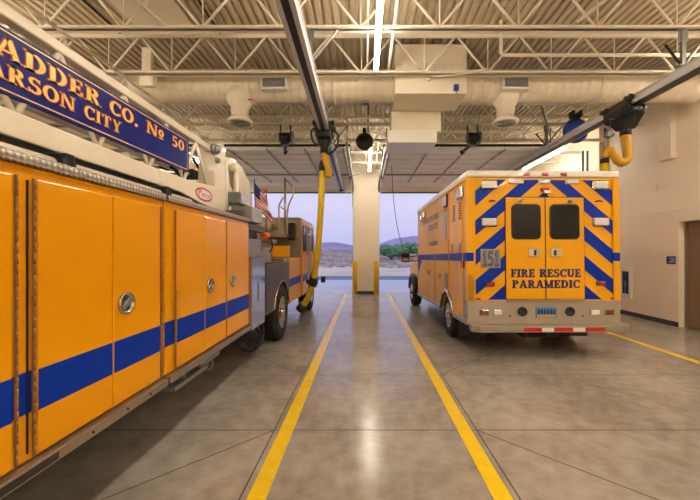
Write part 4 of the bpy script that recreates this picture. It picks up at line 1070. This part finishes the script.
# rear wheel flare and skirts
mb = MB(); mb.tube([(-W-.01,RY+(RR)*math.cos(a),RZ_+RR*math.sin(a)) for a in [math.radians(14+152*i/20) for i in range(21)]],.035,8); ap(mb,'wheel_flare','chrome',AM)
mb = MB(); mb.tube([(W+.01,RY+(RR)*math.cos(a),RZ_+RR*math.sin(a)) for a in [math.radians(14+152*i/20) for i in range(21)]],.035,8); ap(mb,'wheel_flare','chrome',AM)
for xa_ in (-W-.02,W-.05):
    for ya_, yb_ in ((0.,.86),(1.88,4.7)):
        mb = MB(); mb.box(xa_,xa_+.07,ya_,yb_,.5,.58,.008); ap(mb,'skirt_rail','alum',AM)
mb = MB(); mb.box(-.5,.5,.3,7.0,.42,.6); ap(mb,'chassis','darksteel',AM)
mb = MB(); mb.tube([(-.85,RY,.42),(.85,RY,.42)],.07,10); mb.lathe([(.001,-.18),(.14,-.1),(.17,0),(.14,.1),(.001,.18)],(0,RY,.42),'x',16); mb.build('rear_axle','darksteel',AM)
for s in (-1,1):
    mb = MB(); mb.box(s*.95-.25,s*.95+.25,.72,.735,.14,.62); mb.build('mud_flap','black',AM)
# cab
mb = MB()
mb.prism([(4.78,.6),(4.78,2.15),(4.9,2.28),(5.35,2.3),(5.95,1.66),(7.15,1.5),(7.3,1.35),(7.32,.62)],'x',-1.0,1.0,bev=.04)
acab = mb.build('ambulance_cab','amb',AM)
for s in (-1,1):
    mb = MB()
    pts = [(4.9,.62)]+[(5.53+.5*math.cos(PI-.25-(PI-.5)*i/14),.46+.5*math.sin(PI-.25-(PI-.5)*i/14)) for i in range(15)]+[(7.2,.62),(7.2,1.2),(6.6,1.32),(5.5,1.36),(4.95,1.2)]
    mb.prism(pts,'x',s*.98,s*1.12,bev=.03)
    mb.build('front_fender','amb',acab)
for s in (-1,1):
    mb = MB(); mb.tube([(s*1.29,5.53+.49*math.cos(a),.46+.49*math.sin(a)) for a in [math.radians(5+170*i/20) for i in range(21)]],.075,8); mb.build('arch_flare','black',acab)
for s in (-1,1):
    mb = MB(); mb.prism([(4.98,1.62),(4.98,2.12),(5.32,2.14),(5.72,1.66)],'x',s*1.0,s*1.012); mb.build('cab_side_window','glass',acab)
    mb = MB(); mb.tube([(s*1.0,5.5,1.58),(s*1.5,5.2,1.56)],.015,8); mb.tube([(s*1.0,5.5,1.42),(s*1.5,5.2,1.42)],.015,8); mb.box(min(s*1.45,s*1.7),max(s*1.45,s*1.7),5.14,5.22,1.38,1.66,.02)
    mm = mb.build('wing_mirror','black',AM)
    mb = MB(); mb.box(min(s*1.48,s*1.67),max(s*1.48,s*1.67),5.134,5.14,1.41,1.52); mb.build('mirror_glass','chrome',mm)
mb = MB(); mb.box(-.85,.85,5.5,5.52,1.72,2.22,.01,rot=(Matrix.Rotation(math.radians(43),3,'X'),(0,5.62,1.98))); mb.build('cab_windscreen','glass',acab)
mb = MB(); mb.box(-1.1,1.1,7.3,7.5,.5,.8,.03); mb.build('front_bumper','chrome',acab)
mb = MB(); mb.tube(smooth_path([(-1.27,4.72,1.9),(-1.32,4.95,2.0),(-1.3,5.1,1.9),(-1.2,5.15,1.7)]),.01,6); mb.build('antenna_lead','black',acab)
wheel(AM,-W+.03,-1,RY,.42,.26); wheel(AM,W-.03,1,RY,.42,.26)
wheel(AM,-1.33,-1,5.53,.43,.27); wheel(AM,1.33,1,5.53,.43,.27)
for s in (-1,1):
    mb = MB(); mb.lathe([(.25,0),(.42,.01),(.42,.22),(.25,.23)],(s*.9-.12,RY,.42),'x',32); mb.build('inner_tyre','rubber',AM)

# ================================================================== OUTSIDE
mb = MB(); mb.box(-40,40,D+.3,21.5,-.22,-.01); struct('apron', mb, 'apron','pale concrete apron outside the open doors')
mb = MB(); mb.box(-150,150,21.5,25.2,-.22,-.03); struct('road', mb, 'asphalt','grey asphalt road beyond the apron')
mb = MB()
def gh(x, y):
    base = 0 if y < 34 else (y-34)*.028
    rise = max(0,(y-46))*.035
    n = noise.noise(Vector((x*.05,y*.05,1.3)))*1.2 + noise.noise(Vector((x*.2,y*.2,4)))*.45
    k = min(1,max(0,(y-40)/25))
    return -.03 + base*.35 + rise + n*k*.9 + (1.2*k*max(0,-x-5)/30 if x<0 else 0)*.3
NX, NY = 90, 50
vs = [[None]*(NY+1) for _ in range(NX+1)]
for i in range(NX+1):
    for j in range(NY+1):
        x = -90+180*i/NX; y = 25.2+75*(j/NY)**1.3
        vs[i][j] = mb.bm.verts.new((x,y,gh(x,y) if j else -.03))
for i in range(NX):
    for j in range(NY):
        f = mb.bm.faces.new((vs[i][j],vs[i+1][j],vs[i+1][j+1],vs[i][j+1])); f.smooth = True
        f.material_index = 0 if vs[i][j].co.y < 42 else 1
struct('desert_ground', mb, ['sand','scrub'],'sandy verge rising to rocky scrub')
mb = MB()
for q in range(1100):
    y = 38+55*random.random()**1.2; x = (random.random()-.5)*1.5*y
    z = gh(x,y); s = .18+.4*random.random()
    t_ = bmesh.new(); bmesh.ops.create_icosphere(t_, subdivisions=1, radius=s)
    for v in t_.verts: v.co = Vector((v.co.x*(1+.5*random.random())+x, v.co.y+y, v.co.z*(.5+.3*random.random())+z+s*.15)) + Vector((random.random()-.5,random.random()-.5,random.random()-.5))*s*.4
    mb.merge(t_)
o = mb.build('boulders','rock'); tag(o,'pale boulders scattered over the rocky slope outside','boulders',kind='stuff')
mb = MB()
def hill(x0,x1,y,fn,n=60):
    r = []
    for i in range(n+1):
        x = x0+(x1-x0)*i/n; h = fn(x)
        r.append([mb.bm.verts.new((x,y-120,-4)),mb.bm.verts.new((x,y-50,h*.55)),mb.bm.verts.new((x,y,h)),mb.bm.verts.new((x,y+80,-4))])
    for a,b in zip(r,r[1:]):
        for k in range(3): f = mb.bm.faces.new((a[k],b[k],b[k+1],a[k+1])); f.smooth = True
def hf(x): # ridge profile in metres at 420 m
    def g(c,w,h): return h*math.exp(-((x-c)/w)**2)
    return 3+g(-38,34,9)+g(-140,80,8)+g(34,26,11)+g(66,26,10)+g(100,40,10)+g(190,70,12)+1.2*noise.noise(Vector((x*.06,0,3)))
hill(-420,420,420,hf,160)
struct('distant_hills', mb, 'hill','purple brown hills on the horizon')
# trees
def tree(x,y,w,h,label):
    z = gh(x,y)-.05
    t = thing('desert_tree',(x,y,z),label,'tree','green trees below the hills')
    mb = MB(); mb.tube([(x,y,z),(x+.1,y,z+h*.5)],[.14,.07],8); mb.build('trunk','bark',t)
    mb = MB()
    for k in range(9):
        bx = bmesh.new(); r_ = w*(.22+.14*random.random()); bmesh.ops.create_icosphere(bx,subdivisions=3,radius=r_)
        c_ = Vector((x+(random.random()-.5)*w*.8, y+(random.random()-.5)*w*.6, z+h*(.4+.35*random.random())))
        for v in bx.verts:
            nn = noise.noise(v.co*3+c_); v.co = v.co*(1+.35*nn); v.co.z *= .8; v.co += c_
        mb.merge(bx,smooth=False)
    mb.build('crown','leaf',t)
tree(4.6,60,3.2,2.6,'leftmost green tree between pier and ambulance')
tree(7.0,55.5,2.8,3.1,'middle green tree between pier and ambulance')
tree(9.2,59.5,2.8,2.8,'green tree just left of the ambulance mirror')
tree(-12.2,60,2.0,1.7,'small dark tree seen beside the yellow hose')

# ================================================================== WORLD
w = bpy.data.worlds.new('dusk_sky'); bpy.context.scene.world = w; w.use_nodes = True
nt = w.node_tree; bg = nt.nodes['Background']
tc = nt.nodes.new('ShaderNodeTexCoord'); sp = nt.nodes.new('ShaderNodeSeparateXYZ'); rp = nt.nodes.new('ShaderNodeValToRGB')
nt.links.new(tc.outputs['Generated'], sp.inputs[0]); nt.links.new(sp.outputs['Z'], rp.inputs['Fac'])
e = rp.color_ramp.elements
e[0].position = 0.; e[0].color = (*lin((186,190,232)),1)
e[1].position = 1.; e[1].color = (.9,1.0,1.5,1)
for p_, c_ in ((.06,(200,200,240)),(.14,(216,212,244)),(.3,(186,190,236))):
    q = e.new(p_); q.color = (*lin(c_),1)
nt.links.new(rp.outputs['Color'], bg.inputs['Color']); bg.inputs['Strength'].default_value = .58
sl_ = bpy.data.lights.new('dusk_sun','SUN'); so = bpy.data.objects.new('dusk_sun',sl_); C.objects.link(so); sl_.energy = .45; sl_.angle = math.radians(12); sl_.color = (1,.82,.76)
so.rotation_euler = (math.radians(76),0,math.radians(-14)); so.location = (0,-10,20)

# ================================================================== CAMERA
cd = bpy.data.cameras.new('camera'); cam = bpy.data.objects.new('camera', cd); C.objects.link(cam)
cam.location = (0,0,1.7); cam.rotation_euler = (PI/2,0,0)
cd.sensor_width = 36; cd.lens = 18
cd.shift_x = -14.5/700; cd.shift_y = 2./700
cd.clip_end = 2000
sc = bpy.context.scene; sc.camera = cam
sc.view_settings.view_transform = 'Standard'; sc.view_settings.look = 'None'
sc.view_settings.exposure = .85; sc.view_settings.gamma = 1; sc.view_settings.use_curve_mapping = False
for o in bpy.data.objects:
    if '_w' in o: del o['_w']
